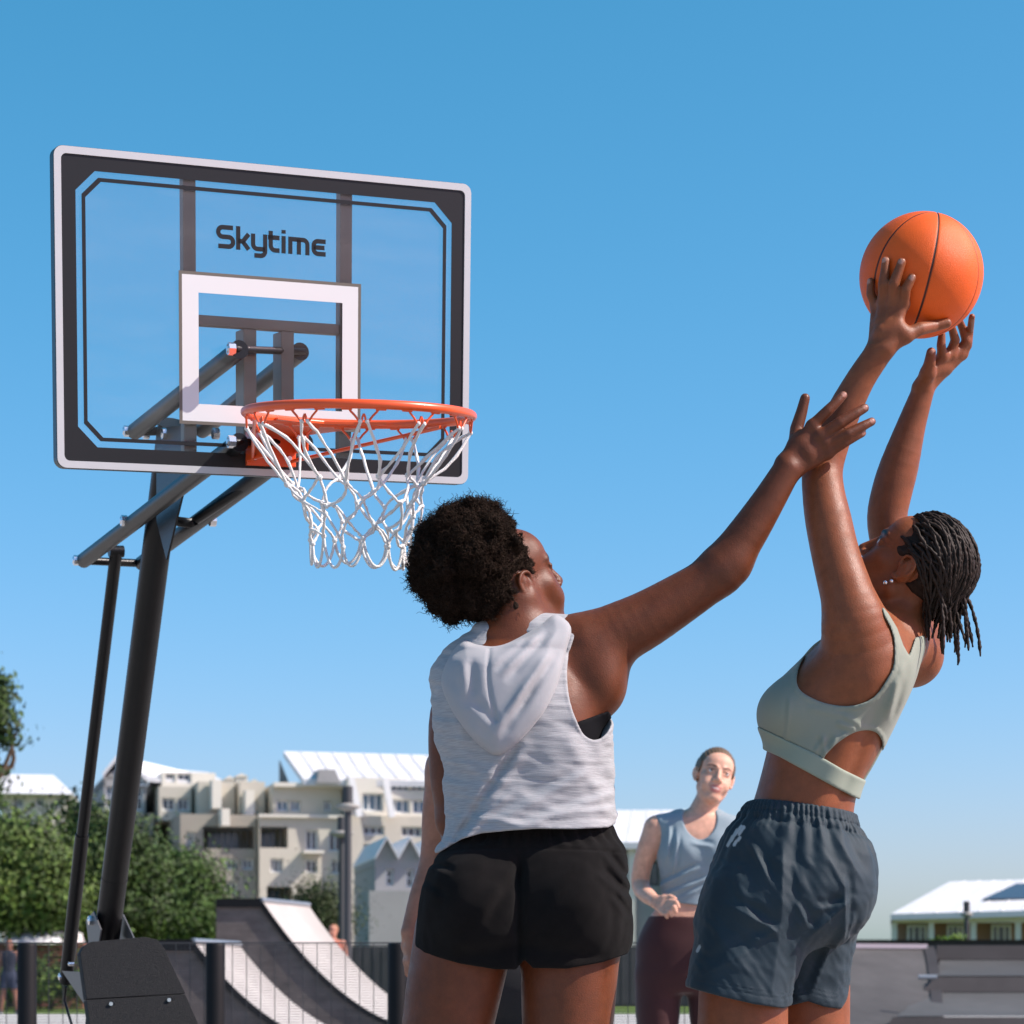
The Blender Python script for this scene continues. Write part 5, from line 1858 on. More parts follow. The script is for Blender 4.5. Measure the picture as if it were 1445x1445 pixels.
# black shorts
SHORT_A = cloth_mat('black_fleece', (.0092, .0083, .0083), .95, .4, 900, .3, spec=.06, sheen=.03)
sA = SDF().u(f_loft([ra(1150, 648, 860, 0, .104), ra(1180, 634, 872, 0, .110), ra(1200, 622, 884, -.0, .118), ra(1225, 609, 886, -.0, .124), ra(1250, 600, 888, -.0, .127), ra(1290, 590, 892, -.0, .128), ra(1320, 586, 892, -.0, .126), ra(1345, 585, 889, 0, .122), ra(1395, 580, 884, 0, .118)], 2.5))
for px in (670, 805):
    sA.ell(pa(px, 1272, -.072), (.094, .088, .100), .05)
def foldsS(P):
    back = np.clip((YA - .02 - P[:, 1]) / .06, 0, 1)
    x0 = pa(733, 1250, -.15)[0]
    zt, zb = pa(0, 1195, -.14)[2], pa(0, 1375, -.14)[2]
    o = back * .012 * np.exp(-((P[:, 0] - x0) / .009) ** 2) * np.clip((zt - P[:, 2]) / .05, 0, 1)
    # gathered waist
    ang = np.arctan2(P[:, 0] - pa(745, 0)[0], YA - P[:, 1])
    wz = np.exp(-((P[:, 2] - pa(0, 1178, -.12)[2]) / .020) ** 2)
    o += wz * (.0028 * np.sin(ang * 34) + .003)
    # yoke seam
    zs = pa(0, 1196, -.13)[2] - .05 * np.abs(P[:, 0] - x0) ** 1.3
    o += .002 * np.exp(-((P[:, 2] - zs) / .003) ** 2)
    # hem stitch
    # creases pulling from the seat to the sides
    for (xa_, ya_, xb_, yb_, amp, wd) in ((735, 1230, 690, 1300, .006, .012), (860, 1200, 892, 1240, .006, .007), (850, 1225, 893, 1262, .006, .008), (868, 1262, 892, 1290, .004, .006), (600, 1240, 628, 1262, .004, .008), (606, 1215, 640, 1228, .004, .007), (735, 1335, 640, 1352, .004, .014), (735, 1335, 850, 1350, .004, .014)):
        d, t = line_d(P, pa(xa_, ya_, -.12), pa(xb_, yb_, -.12))
        w = np.clip(np.minimum(t + .1, 1.1 - t) * 4, 0, 1)
        o += w * amp * (np.exp(-(d / wd) ** 2) - .5 * np.exp(-((d - wd * 1.8) / wd) ** 2))
    return o + .0022 * noise3(P, 38, 4) + .0008 * noise3(P, 110, 2)
sA.disp(foldsS)
sA.sub(f_view_poly([(540, 1325), (583, 1338), (600, 1346), (650, 1360), (700, 1368), (728, 1368), (740, 1354), (752, 1366), (800, 1367), (850, 1358), (885, 1346), (895, 1330), (930, 1318), (930, 1500), (540, 1500)], YA - .1), .005)
sA.sub(f_view_poly([(560, 1150), (900, 1140), (900, 1160), (560, 1178)], YA), .004)
sdf_obj('shorts', sA, pa(560, 1420, -.3), pa(920, 1140, .3), VOX, SHORT_A, A1)
gA = [(pa(604, 1905)[0], YA + .01, -.1, 1), (pa(806, 1905)[0], YA + .01, .25, 1)]
shoes(A1, gA, M['shoe'], M['sole'])
# ------------------------------------------------------------------ player holding the ball, seen from her left side and back
YB = 4.80
pb_ = lambda px, py, dy=0.0: w2(px, py, YB + dy)
rb = limb_rows(YB)
B1 = thing('person', 'woman with short black braids, sage green sports bra and slate blue shorts, holding the ball', 'person', (pb_(1100, 1932)[0], YB, 0))
BALL_C, BALL_R = pb_(1300, 388.5, 0), .1222
HB_R = frame((-.95, .31), math.radians(41), math.radians(3))
HB = Head(pb_(1278, 805, -.070) - HB_R @ np.array([-.080, -.010, -.006]) * .96, HB_R, .96)
f_torso_B = f_loft([rb(895, 1170, 1292, .01, .10), rb(912, 1150, 1296, .01, .13), rb(930, 1134, 1294, .005, .145), rb(960, 1104, 1286, 0, .152), rb(990, 1086, 1274, 0, .152), rb(1020, 1080, 1260, 0, .147), rb(1050, 1084, 1245, 0, .140), rb(1080, 1078, 1229, 0, .133), rb(1110, 1070, 1212, 0, .127), rb(1140, 1062, 1204, 0, .125), rb(1180, 1060, 1202, 0, .122), rb(1230, 1052, 1204, 0, .128), rb(1280, 1046, 1200, 0, .135), rb(1330, 1044, 1190, 0, .13)], 2.25)
def upperB(sd):
    sd.u(f_torso_B)
    sd.ell(pb_(1232, 955, -.105), (.052, .045, .070), .05)          # shoulder blade
    sd.ell(pb_(1112, 1005, -.06), (.052, .075, .05), .04)
    sd.ell(pb_(1112, 1005, .07), (.052, .065, .05), .04)
    def groove(P):
        d, t = line_d(P, pb_(1262, 930, -.08), pb_(1192, 1110, -.1))
        return .006 * np.exp(-(d / .014) ** 2) * (P[:, 1] < YB) * np.clip(t * 3, 0, 1) - .004 * np.exp(-((d - .035) / .02) ** 2) * (P[:, 1] < YB) * np.clip(t * 3, 0, 1)
    sd.disp(groove)
    return sd
bodyB = upperB(SDF())
bodyB.chain([pb_(1262, 905, .01), pb_(1272, 868, .01), pb_(1284, 830, .01)], [.062, .050, .049], .035)
HB.build(bodyB)
armL = [((1214, 940, -.095), .074), ((1207, 890, -.125), .0605), ((1199, 852, -.13), .0535), ((1181, 790, -.11), .0470), ((1169, 735, -.09), .0450), ((1162, 695, -.075), .0412), ((1161, 662, -.062), .0395), ((1172, 624, -.06), .0375), ((1190, 582, -.065), .0335), ((1214, 536, -.075), .0285), ((1238, 500, -.085), .0268)]
bodyB.chain([pb_(*a[0]) for a in armL], [a[1] for a in armL], .045, 3)
bodyB.cap(pb_(1255, 900, .0), pb_(1208, 885, -.115), .045, .052, .04)
armR = [((1286, 925, .12), .066), ((1288, 890, .135), .058), ((1275, 830, .14), .050), ((1258, 765, .14), .0435), ((1252, 730, .135), .041), ((1258, 696, .13), .0415), ((1269, 657, .125), .0395), ((1286, 600, .115), .0295), ((1302, 553, .105), .0228)]
bodyB.chain([pb_(*a[0]) for a in armR], [a[1] for a in armR], .04, 3)
bodyB.cap(pb_(1258, 900, .0), pb_(1287, 890, .12), .045, .052, .04)
def on_ball(px, py, r, side=-1):
    """the point on the ray through a photo pixel where a finger of radius r touches the ball"""
    d = np.array([(px - PX0) / FPX, 1, (PY0 - py) / FPX])
    o = np.array([0, 0, HC])
    A = d @ d; Bq = 2 * d @ (o - BALL_C); Cq = (o - BALL_C) @ (o - BALL_C) - (BALL_R + r) ** 2
    D = Bq * Bq - 4 * A * Cq
    if D < 0:
        t = -Bq / (2 * A)
    else:
        t = (-Bq + side * math.sqrt(D)) / (2 * A)
    return o + t * d
def off(P, k):
    n = P - BALL_C
    return P + n / np.linalg.norm(n) * k
wL = pb_(1243, 493, -.088)
mL = [off(on_ball(1276, 428, .011), .004), off(on_ball(1262, 424, .011), .006), off(on_ball(1249, 424, .011), .005), off(on_ball(1238, 432, .010), .003)]
fL = [[off(on_ball(1279, 408, .008), .008), on_ball(1287, 392, .0072)],
      [off(on_ball(1264, 400, .008), .009), off(on_ball(1268, 384, .008), .002), on_ball(1272.5, 370, .0072)],
      [off(on_ball(1250, 401, .008), .009), off(on_ball(1249.5, 384, .008), .002), on_ball(1250, 368, .0072)],
      [off(on_ball(1232, 414, .0075), .006), on_ball(1228.5, 397, .0065)]]
tL = [pb_(1277, 474, -.095), pb_(1298, 464, -.085), on_ball(1319, 460, .009), on_ball(1336, 456, .0075)]
hand(bodyB, wL, mL, fL, tL, wr=(.0155, .0155), fr=.0098)
bodyB.u(f_cap(pb_(1245, 470, -.095), pb_(1268, 466, -.097), .016, .017), .012)
# right hand, palm turned up under the ball, beyond it
wR = pb_(1305, 545, .104)
mR = [pb_(1330, 503, .085), pb_(1341, 500, .10), pb_(1351, 498, .112), pb_(1358, 500, .122)]
fR = [[pb_(1328, 487, .065), on_ball(1329, 472, .0075, 1)], [pb_(1348, 480, .09), on_ball(1343, 462, .0075, 1)],
      [pb_(1364, 482, .105), pb_(1358, 463, .10), on_ball(1352, 448, .0075, 1)], [pb_(1366, 488, .115), pb_(1369, 466, .10), on_ball(1371.5, 447, .007, 1)]]
tR = [pb_(1309, 527, .075), pb_(1312, 512, .06), pb_(1314, 497, .052)]
hand(bodyB, wR, mR, fR, tR, wr=(.012, .0115), fr=.0088)
for top_, mid_, knee, ank, dy in (((1052, 1310), (1048, 1445), (1046, 1640), (1074, 1895), -.07), ((1142, 1310), (1142, 1445), (1136, 1640), (1160, 1895), .09)):
    r0, r1 = (.080, .0885) if dy < 0 else (.080, .082)
    L = [(pb_(*top_, dy), r0), (pb_(*mid_, dy), r1), (pb_(mid_[0], 1550, dy), .073), (pb_(*knee, dy), .057), (pb_(knee[0] + 8, 1740, dy), .055), (pb_(ank[0] - 4, 1850, dy), .039), (pb_(*ank, dy), .037)]
    bodyB.chain([l[0] for l in L], [l[1] for l in L], .03, 3)
    bodyB.cap(pb_(*ank, dy), pb_(ank[0] - 50, ank[1] + 12, dy + .03), .036, .03, .03)
SK_B, LIP_B, BRW_B = (.205, .062, .0235), (.20, .06, .045), (.015, .01, .008)
def colB(V):
    c = np.repeat(np.array(SK_B)[None], len(V), 0)
    c = HB.colour(V, c, LIP_B, BRW_B)
    for f in fL:
        n = (f[-1] - BALL_C); n /= np.linalg.norm(n)
        w = nail_w(V, f[-1], n)[:, None]
        c = c * (1 - w) + np.array([.40, .21, .16]) * w
    w = nail_w(V, tR[-1] , (0, -1, 0))[:, None]
    c = c * (1 - w) + np.array([.40, .21, .16]) * w
    for f in mL + [q for f in fL for q in f[:-1]]:
        n = (f - BALL_C); n /= np.linalg.norm(n)
        w = .35 * np.clip(1 - np.linalg.norm(V - (f + n * .008), axis=1) / .009, 0, 1)[:, None]
        c = c * (1 - w) + np.array([.085, .032, .018]) * w
    return c
SKIN_B = skin_mat('brown_skin')
sdf_obj('body', bodyB, pb_(940, 1960, -.42), pb_(1400, 340, .42), VOX, SKIN_B, B1, colB)
HB.eyes(B1)

# sports bra
BRA = cloth_mat('sage_green_jersey', (.225, .245, .198), .75, .1, 1200, .03, spec=.25, sheen=.1)
BRA_T = cloth_mat('sage_green_binding', (.25, .285, .225), .7, .1, 1200, .03, spec=.25, sheen=.1)
near = lambda f: (lambda P: np.maximum(f(P), P[:, 1] - YB))
armhole = f_view_poly([(1158, 870), (1141, 914), (1126, 947), (1127, 971), (1148, 986), (1175, 994.5), (1205, 995.5), (1233, 984), (1252, 958), (1261, 938), (1262, 908), (1256, 885), (1246, 866), (1236, 840), (1180, 830)], YB - .13, 3)
keyhole = f_view_poly([(1163, 1072), (1174, 1056), (1188, 1044), (1203, 1035), (1216, 1031), (1229, 1031), (1239, 1036), (1245, 1048), (1244, 1063), (1238, 1078), (1231, 1091), (1222, 1103), (1206, 1095), (1186, 1084)], YB - .11, 3)
outline = f_view_poly([(1058, 1010), (1066, 975), (1082, 945), (1120, 905), (1160, 862), (1190, 850), (1243, 852), (1254, 866), (1266, 886), (1275, 911), (1283, 925), (1287, 913), (1291, 900), (1308, 894), (1318, 930), (1300, 1000), (1276, 1050), (1245, 1095), (1226, 1112), (1216, 1104), (1150, 1064), (1075, 1028), (1050, 1022)], YB)
braB = upperB(SDF()).chain([pb_(*a[0]) for a in armL[:2]], [.07, .055], .045)
braB.cap(pb_(1255, 900, .0), pb_(1208, 885, -.115), .045, .052, .04).cap(pb_(1258, 900, .0), pb_(1287, 890, .12), .045, .052, .04)
def bra_disp(P):
    o = np.full(len(P), -.0062)
    nr = np.clip((YB - P[:, 1]) / .05, 0, 1)
    for f in (armhole, keyhole):
        d = f(P)
        o -= nr * .0016 * (np.abs(d - .0045) < .0045)
    for (x0, y0, x1, y1, amp, wd) in ((1205, 1030, 1180, 1022, .004, .006), (1215, 1027, 1188, 1012, .003, .006), (1164, 1070, 1160, 1040, .004, .005), (1170, 1062, 1178, 1040, .004, .005), (1150, 1062, 1160, 1045, .003, .005), (1262, 960, 1252, 1010, .004, .008), (1272, 940, 1256, 1000, .003, .008), (1110, 1045, 1113, 985, .0025, .004), (1140, 1000, 1190, 1012, .0025, .008)):
        d, t = line_d(P, pb_(x0, y0, -.13), pb_(x1, y1, -.13))
        w = np.clip(np.minimum(t + .1, 1.1 - t) * 4, 0, 1) * nr
        o -= w * amp * (np.exp(-(d / wd) ** 2) - .6 * np.exp(-((d + wd * 1.6) / wd) ** 2))
    return o + .0006 * noise3(P, 60, 4)
braB.disp(bra_disp)
braB.inter(outline, .004).sub(near(armhole), .003).sub(near(keyhole), .003)
braB.sub(f_ell(pb_(1225, 930, .165), (.055, .06, .085)), .004)
bra = sdf_obj('sports_bra', braB, pb_(1030, 1150, -.3), pb_(1330, 830, .3), VOX, BRA, B1)
band = upperB(SDF()).disp(lambda P: -.0085 + .0006 * noise3(P, 50, 2))
band.inter(f_view_poly([(1040, 1012), (1074, 1027), (1150, 1063), (1190, 1086), (1221, 1101), (1240, 1108), (1240, 1140), (1203, 1124), (1180, 1112), (1140, 1090), (1100, 1068), (1066, 1053), (1040, 1044)], YB), .004)
sdf_obj('band', band, pb_(1030, 1160, -.3), pb_(1260, 1000, .3), VOX, BRA_T, bra)

# shorts
SHORT_B = cloth_mat('slate_blue_nylon', (.019, .034, .045), .58, .2, 1300, .08, spec=.2, sheen=.05, attr=True)
cxB = pb_(1130, 0)[0]
def ruff(P):
    ang = np.arctan2(P[:, 0] - cxB, YB - P[:, 1])
    zw = pb_(0, 1150, -.12)[2] - (P[:, 0] - cxB) * .16
    h = zw - P[:, 2]                       # below the waistband line
    o = .0024 * np.sin(ang * 74 + 2 * np.sin(ang * 9)) * np.exp(-(h / .028) ** 2)
    g = np.clip(h / .02, 0, 1) * np.exp(-np.clip(h - .01, 0, 1) / .055)
    o += .0060 * g * np.sin(ang * 23 + 1.7 * np.sin(ang * 5) + 9 * h)
    o += .0035 * np.exp(-((h - .020) / .006) ** 2)
    o += .0022 * np.exp(-((h - .001) / .002) ** 2)
    # side crease and pulled folds
    for (x0, y0, x1, y1, amp, wd) in ((1104, 1195, 1100, 1300, .008, .014), (1100, 1300, 1085, 1420, .004, .014), (1062, 1190, 1084, 1245, .006, .008), (1030, 1278, 1098, 1318, .007, .010), (1062, 1330, 1098, 1312, .004, .010), (1165, 1205, 1190, 1255, .005, .010), (1118, 1215, 1128, 1255, .004, .010), (1122, 1275, 1138, 1308, .006, .008), (1150, 1285, 1186, 1278, .006, .008), (1145, 1320, 1200, 1270, .009, .010), (1190, 1245, 1194, 1330, .008, .007), (1205, 1290, 1200, 1330, .006, .006), (1160, 1400, 1196, 1310, .006, .010), (1040, 1240, 1058, 1300, .003, .012), (1000, 1300, 1060, 1380, .004, .016), (1180, 1180, 1216, 1240, .005, .010), (1000, 1370, 1060, 1340, .004, .012)):
        d, t = line_d(P, pb_(x0, y0, -.16), pb_(x1, y1, -.16))
        w = np.clip(np.minimum(t + .15, 1.15 - t) * 3, 0, 1) * (P[:, 1] < YB + .06)
        o -= .9 * w * amp * (np.exp(-np.abs(d) / (.8 * wd)) - .7 * np.exp(-((d + wd * 1.7) / wd) ** 2))
    hd_ = hem_B(P)
    o += .0014 * (np.exp(-((hd_ - .018) / .0022) ** 2) + np.exp(-((hd_ - .026) / .0022) ** 2)) - .001 * (hd_ < .030)
    Q = P * np.array([1.0, 1.0, .55])
    lo_ = np.clip((h - .06) / .1, 0, 1)
    o += lo_ * (.0036 * noise3(Q, 26, 2) + .0012 * noise3(P, 70, 5)) + .0008 * noise3(P, 160, 3)
    return o
legN = f_loft([rb(1230, 1004, 1190, -.05, .115), rb(1270, 992, 1178, -.06, .115), rb(1300, 986, 1162, -.066, .112), rb(1340, 977, 1140, -.072, .110), rb(1390, 967, 1120, -.078, .109), rb(1440, 960, 1114, -.08, .108)], 2.3)
legF = f_loft([rb(1240, 1085, 1228, .08, .09), rb(1300, 1085, 1216, .085, .095), rb(1342, 1085, 1206, .088, .099), rb(1406, 1085, 1194, .09, .099), rb(1440, 1085, 1190, .09, .099)], 2.3)
hips = f_loft([rb(1118, 1056, 1206, 0, .128), rb(1140, 1046, 1208, 0, .131), rb(1156, 1038, 1209, 0, .136), rb(1172, 1025, 1213, 0, .148), rb(1190, 1016, 1223, 0, .158), rb(1210, 1008, 1231, 0, .166), rb(1240, 999, 1230, 0, .172), rb(1275, 988, 1225, 0, .176), rb(1307, 981, 1214, 0, .172), rb(1335, 1000, 1190, 0, .15)], 2.3, .05)
shB = SDF().u(hips).u(legN, .03).u(legF, .03).ell(pb_(1170, 1250, -.085), (.08, .07, .085), .06)
hem_B = f_view_poly([(930, 1391), (963, 1391), (983, 1397), (1020, 1407), (1064, 1417), (1106, 1423), (1116, 1419), (1140, 1413), (1164, 1421), (1187, 1424), (1200, 1405), (1240, 1400), (1240, 1620), (930, 1620)], YB - .12)
shB.disp(ruff)
shB.sub(hem_B, .003)
shB.inter(lambda P: (P[:, 2] - (pb_(0, 1140, -.0)[2] - (P[:, 0] - cxB) * .145)), .004)
zc = pb_(0, 1365)[2]
shB.sub(lambda P: np.maximum(np.minimum(legN(P), legF(P)) + .013, P[:, 2] - zc), .004)
shB.sub(lambda P: np.maximum(f_torso_B(P) + .001, (pb_(0, 1165)[2]) - P[:, 2]), .002)
def col_shorts(V):
    # pale print high on the left hip, small tab above the hem
    u, v = PX0 + FPX * V[:, 0] / V[:, 1], PY0 - FPX * (V[:, 2] - HC) / V[:, 1]
    d = np.full(len(V), 99.0)
    for x0, y0, x1, y1 in ((1027, 1193, 1034, 1180), (1032, 1186, 1040, 1171), (1037, 1178, 1046, 1166), (1043, 1177, 1050, 1167), (1036, 1192, 1039, 1187), (1041, 1186, 1044, 1182), (984, 1342, 987, 1336)):
        t = np.clip(((u - x0) * (x1 - x0) + (v - y0) * (y1 - y0)) / ((x1 - x0) ** 2 + (y1 - y0) ** 2), 0, 1)
        d = np.minimum(d, np.hypot(u - x0 - t * (x1 - x0), v - y0 - t * (y1 - y0)))
    w = (np.clip(2.6 - d, 0, 1) * (V[:, 1] < YB))[:, None]
    return np.array([.019, .034, .045]) * (1 - w) + np.array([.42, .45, .46]) * w
srt = sdf_obj('shorts', shB, pb_(930, 1450, -.35), pb_(1270, 1100, .35), VOX, SHORT_B, B1, col_shorts)
# braids
HAIR_B = mat('black_braided_hair', (.019, .0115, .008), .6, .2, var=.6, vscale=90)
scalp = SDF().u(f_ell(HB.p(0, -.018, .032), np.array([.0785, .098, .092]) * .96, HB.R))
def hairlineB(P):
    L = HB.loc(P)
    return L[:, 1] - (.045 + .05 * np.clip((L[:, 2] - .03) / .09, 0, 1) - .025 * np.clip(-L[:, 2] / .03, 0, 1) + .003 * noise3(P, 300, 4))
scalp.inter(hairlineB, .004).inter(lambda P: -(HB.loc(P)[:, 2] + .06), .01).sub(f_ell(HB.p(-.084, -.008, -.006), (.03, .03, .03)), .008)
scalp.disp(lambda P: .0015 * noise3(P, 300, 3))
Vs, Fs = scalp.mesh('hair', HB.o - .16, HB.o + .18, .0035)
rgB = np.random.default_rng(12)
bv, bf, nb_ = [Vs], [Fs], len(Vs)
roots = []
while len(roots) < 185:
    d = rgB.normal(size=3); d /= np.linalg.norm(d)
    if d[2] < -.35 or (d[1] > .62 and d[2] < .55):
        continue
    q = np.array([0, -.018, .032]) + d * np.array([.077, .096, .090])
    if q[1] > .05 + .045 * np.clip((q[2] - .03) / .09, 0, 1) - .03 * np.clip(-q[2] / .03, 0, 1):
        continue
    if abs(q[0]) > .045 and q[1] > .016 and q[2] < .06:
        continue
    if abs(q[0]) > .06 and -.03 < q[1] < .035 and q[2] < .028:
        continue
    if all(np.linalg.norm(q - r) > .0108 for r in roots):
        roots.append(q)
    elif rgB.random() < .002:
        roots.append(q)
cE, rE = np.array([0, -.018, .032]) * .96, np.array([.081, .101, .095]) * .96
def braid(q, length, rad=.0033, stray=0.0):
    p = q * .96
    d = (q - np.array([0, -.018, .032])); d /= np.linalg.norm(d)
    g = HB.R.T @ np.array([0, 0, -1.0])
    back = np.array([0, -.5, .35])
    v = np.array([q[0] * 5, -1.0, .25 - 1.2 * (q[1] < -.03)]) + rgB.normal(0, .22, 3)
    v -= d * (v @ d) * .9
    v /= np.linalg.norm(v)
    P = []
    p = p * 1.02
    n = int(length / .0028)
    lift = rgB.uniform(1.0, 1.085)
    hug = .72 if rgB.random() < .62 else .52
    curl = rgB.normal(0, .05, 3)
    for i in range(n):
        P.append(p.copy())
        v = v * .955 + g * .045 + curl * .05 + rgB.normal(0, .03, 3)
        v /= np.linalg.norm(v)
        p = p + v * .0028
        e = (p - cE) / (rE * lift)
        m_ = np.linalg.norm(e)
        nn = (p - cE) / rE ** 2
        nn /= np.linalg.norm(nn)
        if m_ < 1 or (g @ nn < hug and m_ < 1.35):
            p = cE + e / m_ * rE * lift
            v = p - P[-1]; v /= np.linalg.norm(v) + 1e-9
    P = np.array(P)
    W_ = np.array([HB.o + HB.R @ x for x in P])
    k = np.arange(n)
    R_ = rad * (1 + .26 * np.abs(np.sin(k * .75)) - .12)
    R_ *= np.where(k > n - 8, .5 + .5 * (n - 1 - k) / 8, 1)
    T = np.gradient(W_, axis=0); T /= np.linalg.norm(T, axis=1)[:, None] + 1e-9
    u = np.array([.3, .5, .8]); A_ = np.cross(T, u); A_ /= np.linalg.norm(A_, axis=1)[:, None] + 1e-9
    B_ = np.cross(T, A_)
    seg = 7
    tw = k * .31
    V = np.stack([W_ + R_[:, None] * ((1 + .22 * math.cos(2 * a)) * math.cos(a) * (A_ * np.cos(tw)[:, None] + B_ * np.sin(tw)[:, None]) + (1 + .22 * math.cos(2 * a)) * math.sin(a) * (B_ * np.cos(tw)[:, None] - A_ * np.sin(tw)[:, None])) for a in np.arange(seg) * 2 * math.pi / seg], 1).reshape(-1, 3)
    I = np.arange(n * seg).reshape(n, seg)
    F = np.stack([I[:-1], np.roll(I, -1, 1)[:-1], np.roll(I, -1, 1)[1:], I[1:]], -1).reshape(-1, 4)
    return V, F
for q in roots:
    ln = rgB.uniform(.085, .135) + .08 * np.clip((q[1] + .05) / .1, 0, 1) + .03 * (q[2] > .08)
    V, F = braid(q, ln)
    bv.append(V); bf.append(F + nb_); nb_ += len(V)
for q in (np.array([-.064, .042, .04]),):
    V, F = braid(q, .15, .0036)
    bv.append(V); bf.append(F + nb_); nb_ += len(V)
me = mesh_np('hair', np.concatenate(bv) - world_loc(B1), np.concatenate(bf))
link('hair', me, HAIR_B, B1)
for (y, z, r) in ((-.002, -.040, .0042), (.006, -.050, .0048)):
    b = MB()
    b.ball(HB.p(-.084, y, z), r, 12, 8)
    b.build('earring', M['chrome'], B1)
shoes(B1, [(pb_(1074, 1895)[0], YB - .07, -1, .3), (pb_(1160, 1895)[0], YB + .09, -1, .3)], M['shoe'], M['sole'])

# ------------------------------------------------------------------ basketball
bt = thing('basketball', 'orange basketball with black seams held up in two hands', 'basketball', tuple(BALL_C))
pz = np.array([.195, -.36, .91]); pz /= np.linalg.norm(pz)
py_ = np.array([.1, -1, 0.]); py_ -= pz * (py_ @ pz); py_ /= np.linalg.norm(py_)
RB_ = np.stack([np.cross(py_, pz), py_, pz], 1)
nu, nv = 320, 160
V, F = [], []
ph = np.linspace(0, math.pi, nv + 1)
tt = np.arange(nu) * 2 * math.pi / nu
ph_, tt_ = np.meshgrid(ph, tt, indexing='ij')
D = np.stack([np.sin(ph_) * np.cos(tt_), np.sin(ph_) * np.sin(tt_), np.cos(ph_)], -1).reshape(-1, 3)
def seam(D):
    """distance (radians) to the eight-panel seam net"""
    x, y, z = D.T
    o = []
    for q in (-54, 4, 58):
        a = math.radians(q)
        o.append(np.abs(np.arcsin(np.clip(x * math.cos(a) - y * math.sin(a), -1, 1))))
    return np.minimum.reduce(o)
sd_ = seam(D)
rad = BALL_R * (1 - .010 * np.exp(-(sd_ / .016) ** 2))
BV = (D * rad[:, None]) @ RB_.T
I = np.arange((nv + 1) * nu).reshape(nv + 1, nu)
F = np.stack([I[:-1], I[1:], np.roll(I, -1, 1)[1:], np.roll(I, -1, 1)[:-1]], -1).reshape(-1, 4)
me = mesh_np('basketball', BV, F)
w = np.clip((.018 - sd_) / .008, 0, 1)[:, None]
set_col(me, np.array([.74, .105, .008]) * (1 - w) + np.array([.012, .010, .010]) * w)
link('ball_surface', me, mat('orange_ball_rubber', (.7, .1, .01), .5, .3, var=.10, vscale=14, bump=.2, bscale=700, attr=True), bt)
# ------------------------------------------------------------------ woman in blue beyond them, facing us
YC = 10.0
pc = lambda px, py, dy=0.0: w2(px, py, YC + dy)
rc2 = limb_rows(YC)
C1 = thing('person', 'woman with tied back brown hair, blue sleeveless top and maroon leggings, facing us', 'person', (pc(965, 1640)[0], YC, 0))
HC_R = frame((.13, -.99), math.radians(5), math.radians(14))
HCd = Head(pc(1008, 1096.5), HC_R, 1.0)
f_tC = f_loft([rc2(1148, 955, 1015, 0, .05), rc2(1158, 930, 1042, 0, .075), rc2(1180, 930, 1046, 0, .10), rc2(1210, 930, 1042, 0, .11), rc2(1240, 934, 1036, 0, .105), rc2(1270, 934, 1034, 0, .10), rc2(1295, 916, 1034, 0, .11), rc2(1330, 900, 1036, 0, .12), rc2(1370, 899, 1038, 0, .12), rc2(1400, 905, 1034, 0, .10)], 2.3)
bC = SDF().u(f_tC)
bC.chain([pc(984, 1160), pc(994, 1138, -.01), pc(1004, 1118, 0)], [.058, .052, .05], .03)
HCd.jaw = .86
HCd.build(bC, smile=.0075)
bC.cap(pc(968, 1158), pc(928, 1168), .035, .046, .03).cap(pc(1002, 1158), pc(1042, 1172), .035, .046, .03)
bC.chain([pc(926, 1170, 0), pc(915, 1195, 0), pc(906, 1225, .02), pc(904, 1250, .02), pc(914, 1264, -.10), pc(925, 1272, -.19)], [.050, .045, .040, .037, .033, .025], .03, 3)
wc = pc(926, 1273, -.20)
hand(bC, wc, [wc + [.055, -.05, -.002], wc + [.048, -.055, -.018], wc + [.036, -.055, -.032], wc + [.022, -.05, -.042]],
     [[wc + [.075, -.085, -.004], wc + [.085, -.085, -.022]], [wc + [.066, -.09, -.024], wc + [.074, -.088, -.042]], [wc + [.052, -.088, -.040], wc + [.058, -.082, -.056]], [wc + [.034, -.08, -.052], wc + [.040, -.072, -.064]]],
     [wc + [.03, -.02, .014], wc + [.055, -.035, .020], wc + [.072, -.05, .012]])
bC.chain([pc(1044, 1174, 0), pc(1060, 1205, 0), pc(1066, 1245, .03), pc(1058, 1272, -.08), pc(1048, 1285, -.18)], [.050, .044, .038, .032, .025], .03, 3)
wd = pc(1048, 1285, -.19)
hand(bC, wd, [wd + [-.04, -.05, .004], wd + [-.034, -.056, -.014], wd + [-.024, -.056, -.03], wd + [-.010, -.05, -.04]],
     [[wd + [-.06, -.085, 0], wd + [-.064, -.09, -.02]], [wd + [-.05, -.09, -.022], wd + [-.054, -.09, -.04]], [wd + [-.036, -.088, -.038], wd + [-.04, -.084, -.054]], [wd + [-.02, -.08, -.05], wd + [-.024, -.072, -.06]]],
     [wd + [-.02, -.02, .02], wd + [-.036, -.04, .028], wd + [-.05, -.055, .02]])
legs_C = [[((930, 1380), .094), ((928, 1430), .088), ((928, 1480), .072), ((930, 1525), .056), ((926, 1560), .054), ((924, 1615), .038), ((924, 1632), .036)],
          [((1002, 1380), .094), ((1004, 1430), .088), ((1006, 1480), .072), ((1008, 1525), .056), ((1010, 1560), .054), ((1012, 1615), .038), ((1012, 1632), .036)]]
for L in legs_C:
    bC.chain([pc(*a) for a, r in L], [r - .004 for a, r in L], .03, 3)
    bC.cap(pc(*L[-1][0]), pc(L[-1][0][0], L[-1][0][1] + 4, -.1), .034, .03, .03)
SK_C = (.62, .34, .24)
def colC(V):
    c = np.repeat(np.array(SK_C)[None], len(V), 0)
    return HCd.colour(V, c, (.46, .17, .14), (.20, .105, .07), teeth=(.58, .48, .44))
SKIN_C = skin_mat('fair_tanned_skin')
sdf_obj('body', bC, pc(860, 1660, -.42), pc(1110, 1040, .35), .0042, SKIN_C, C1, colC)
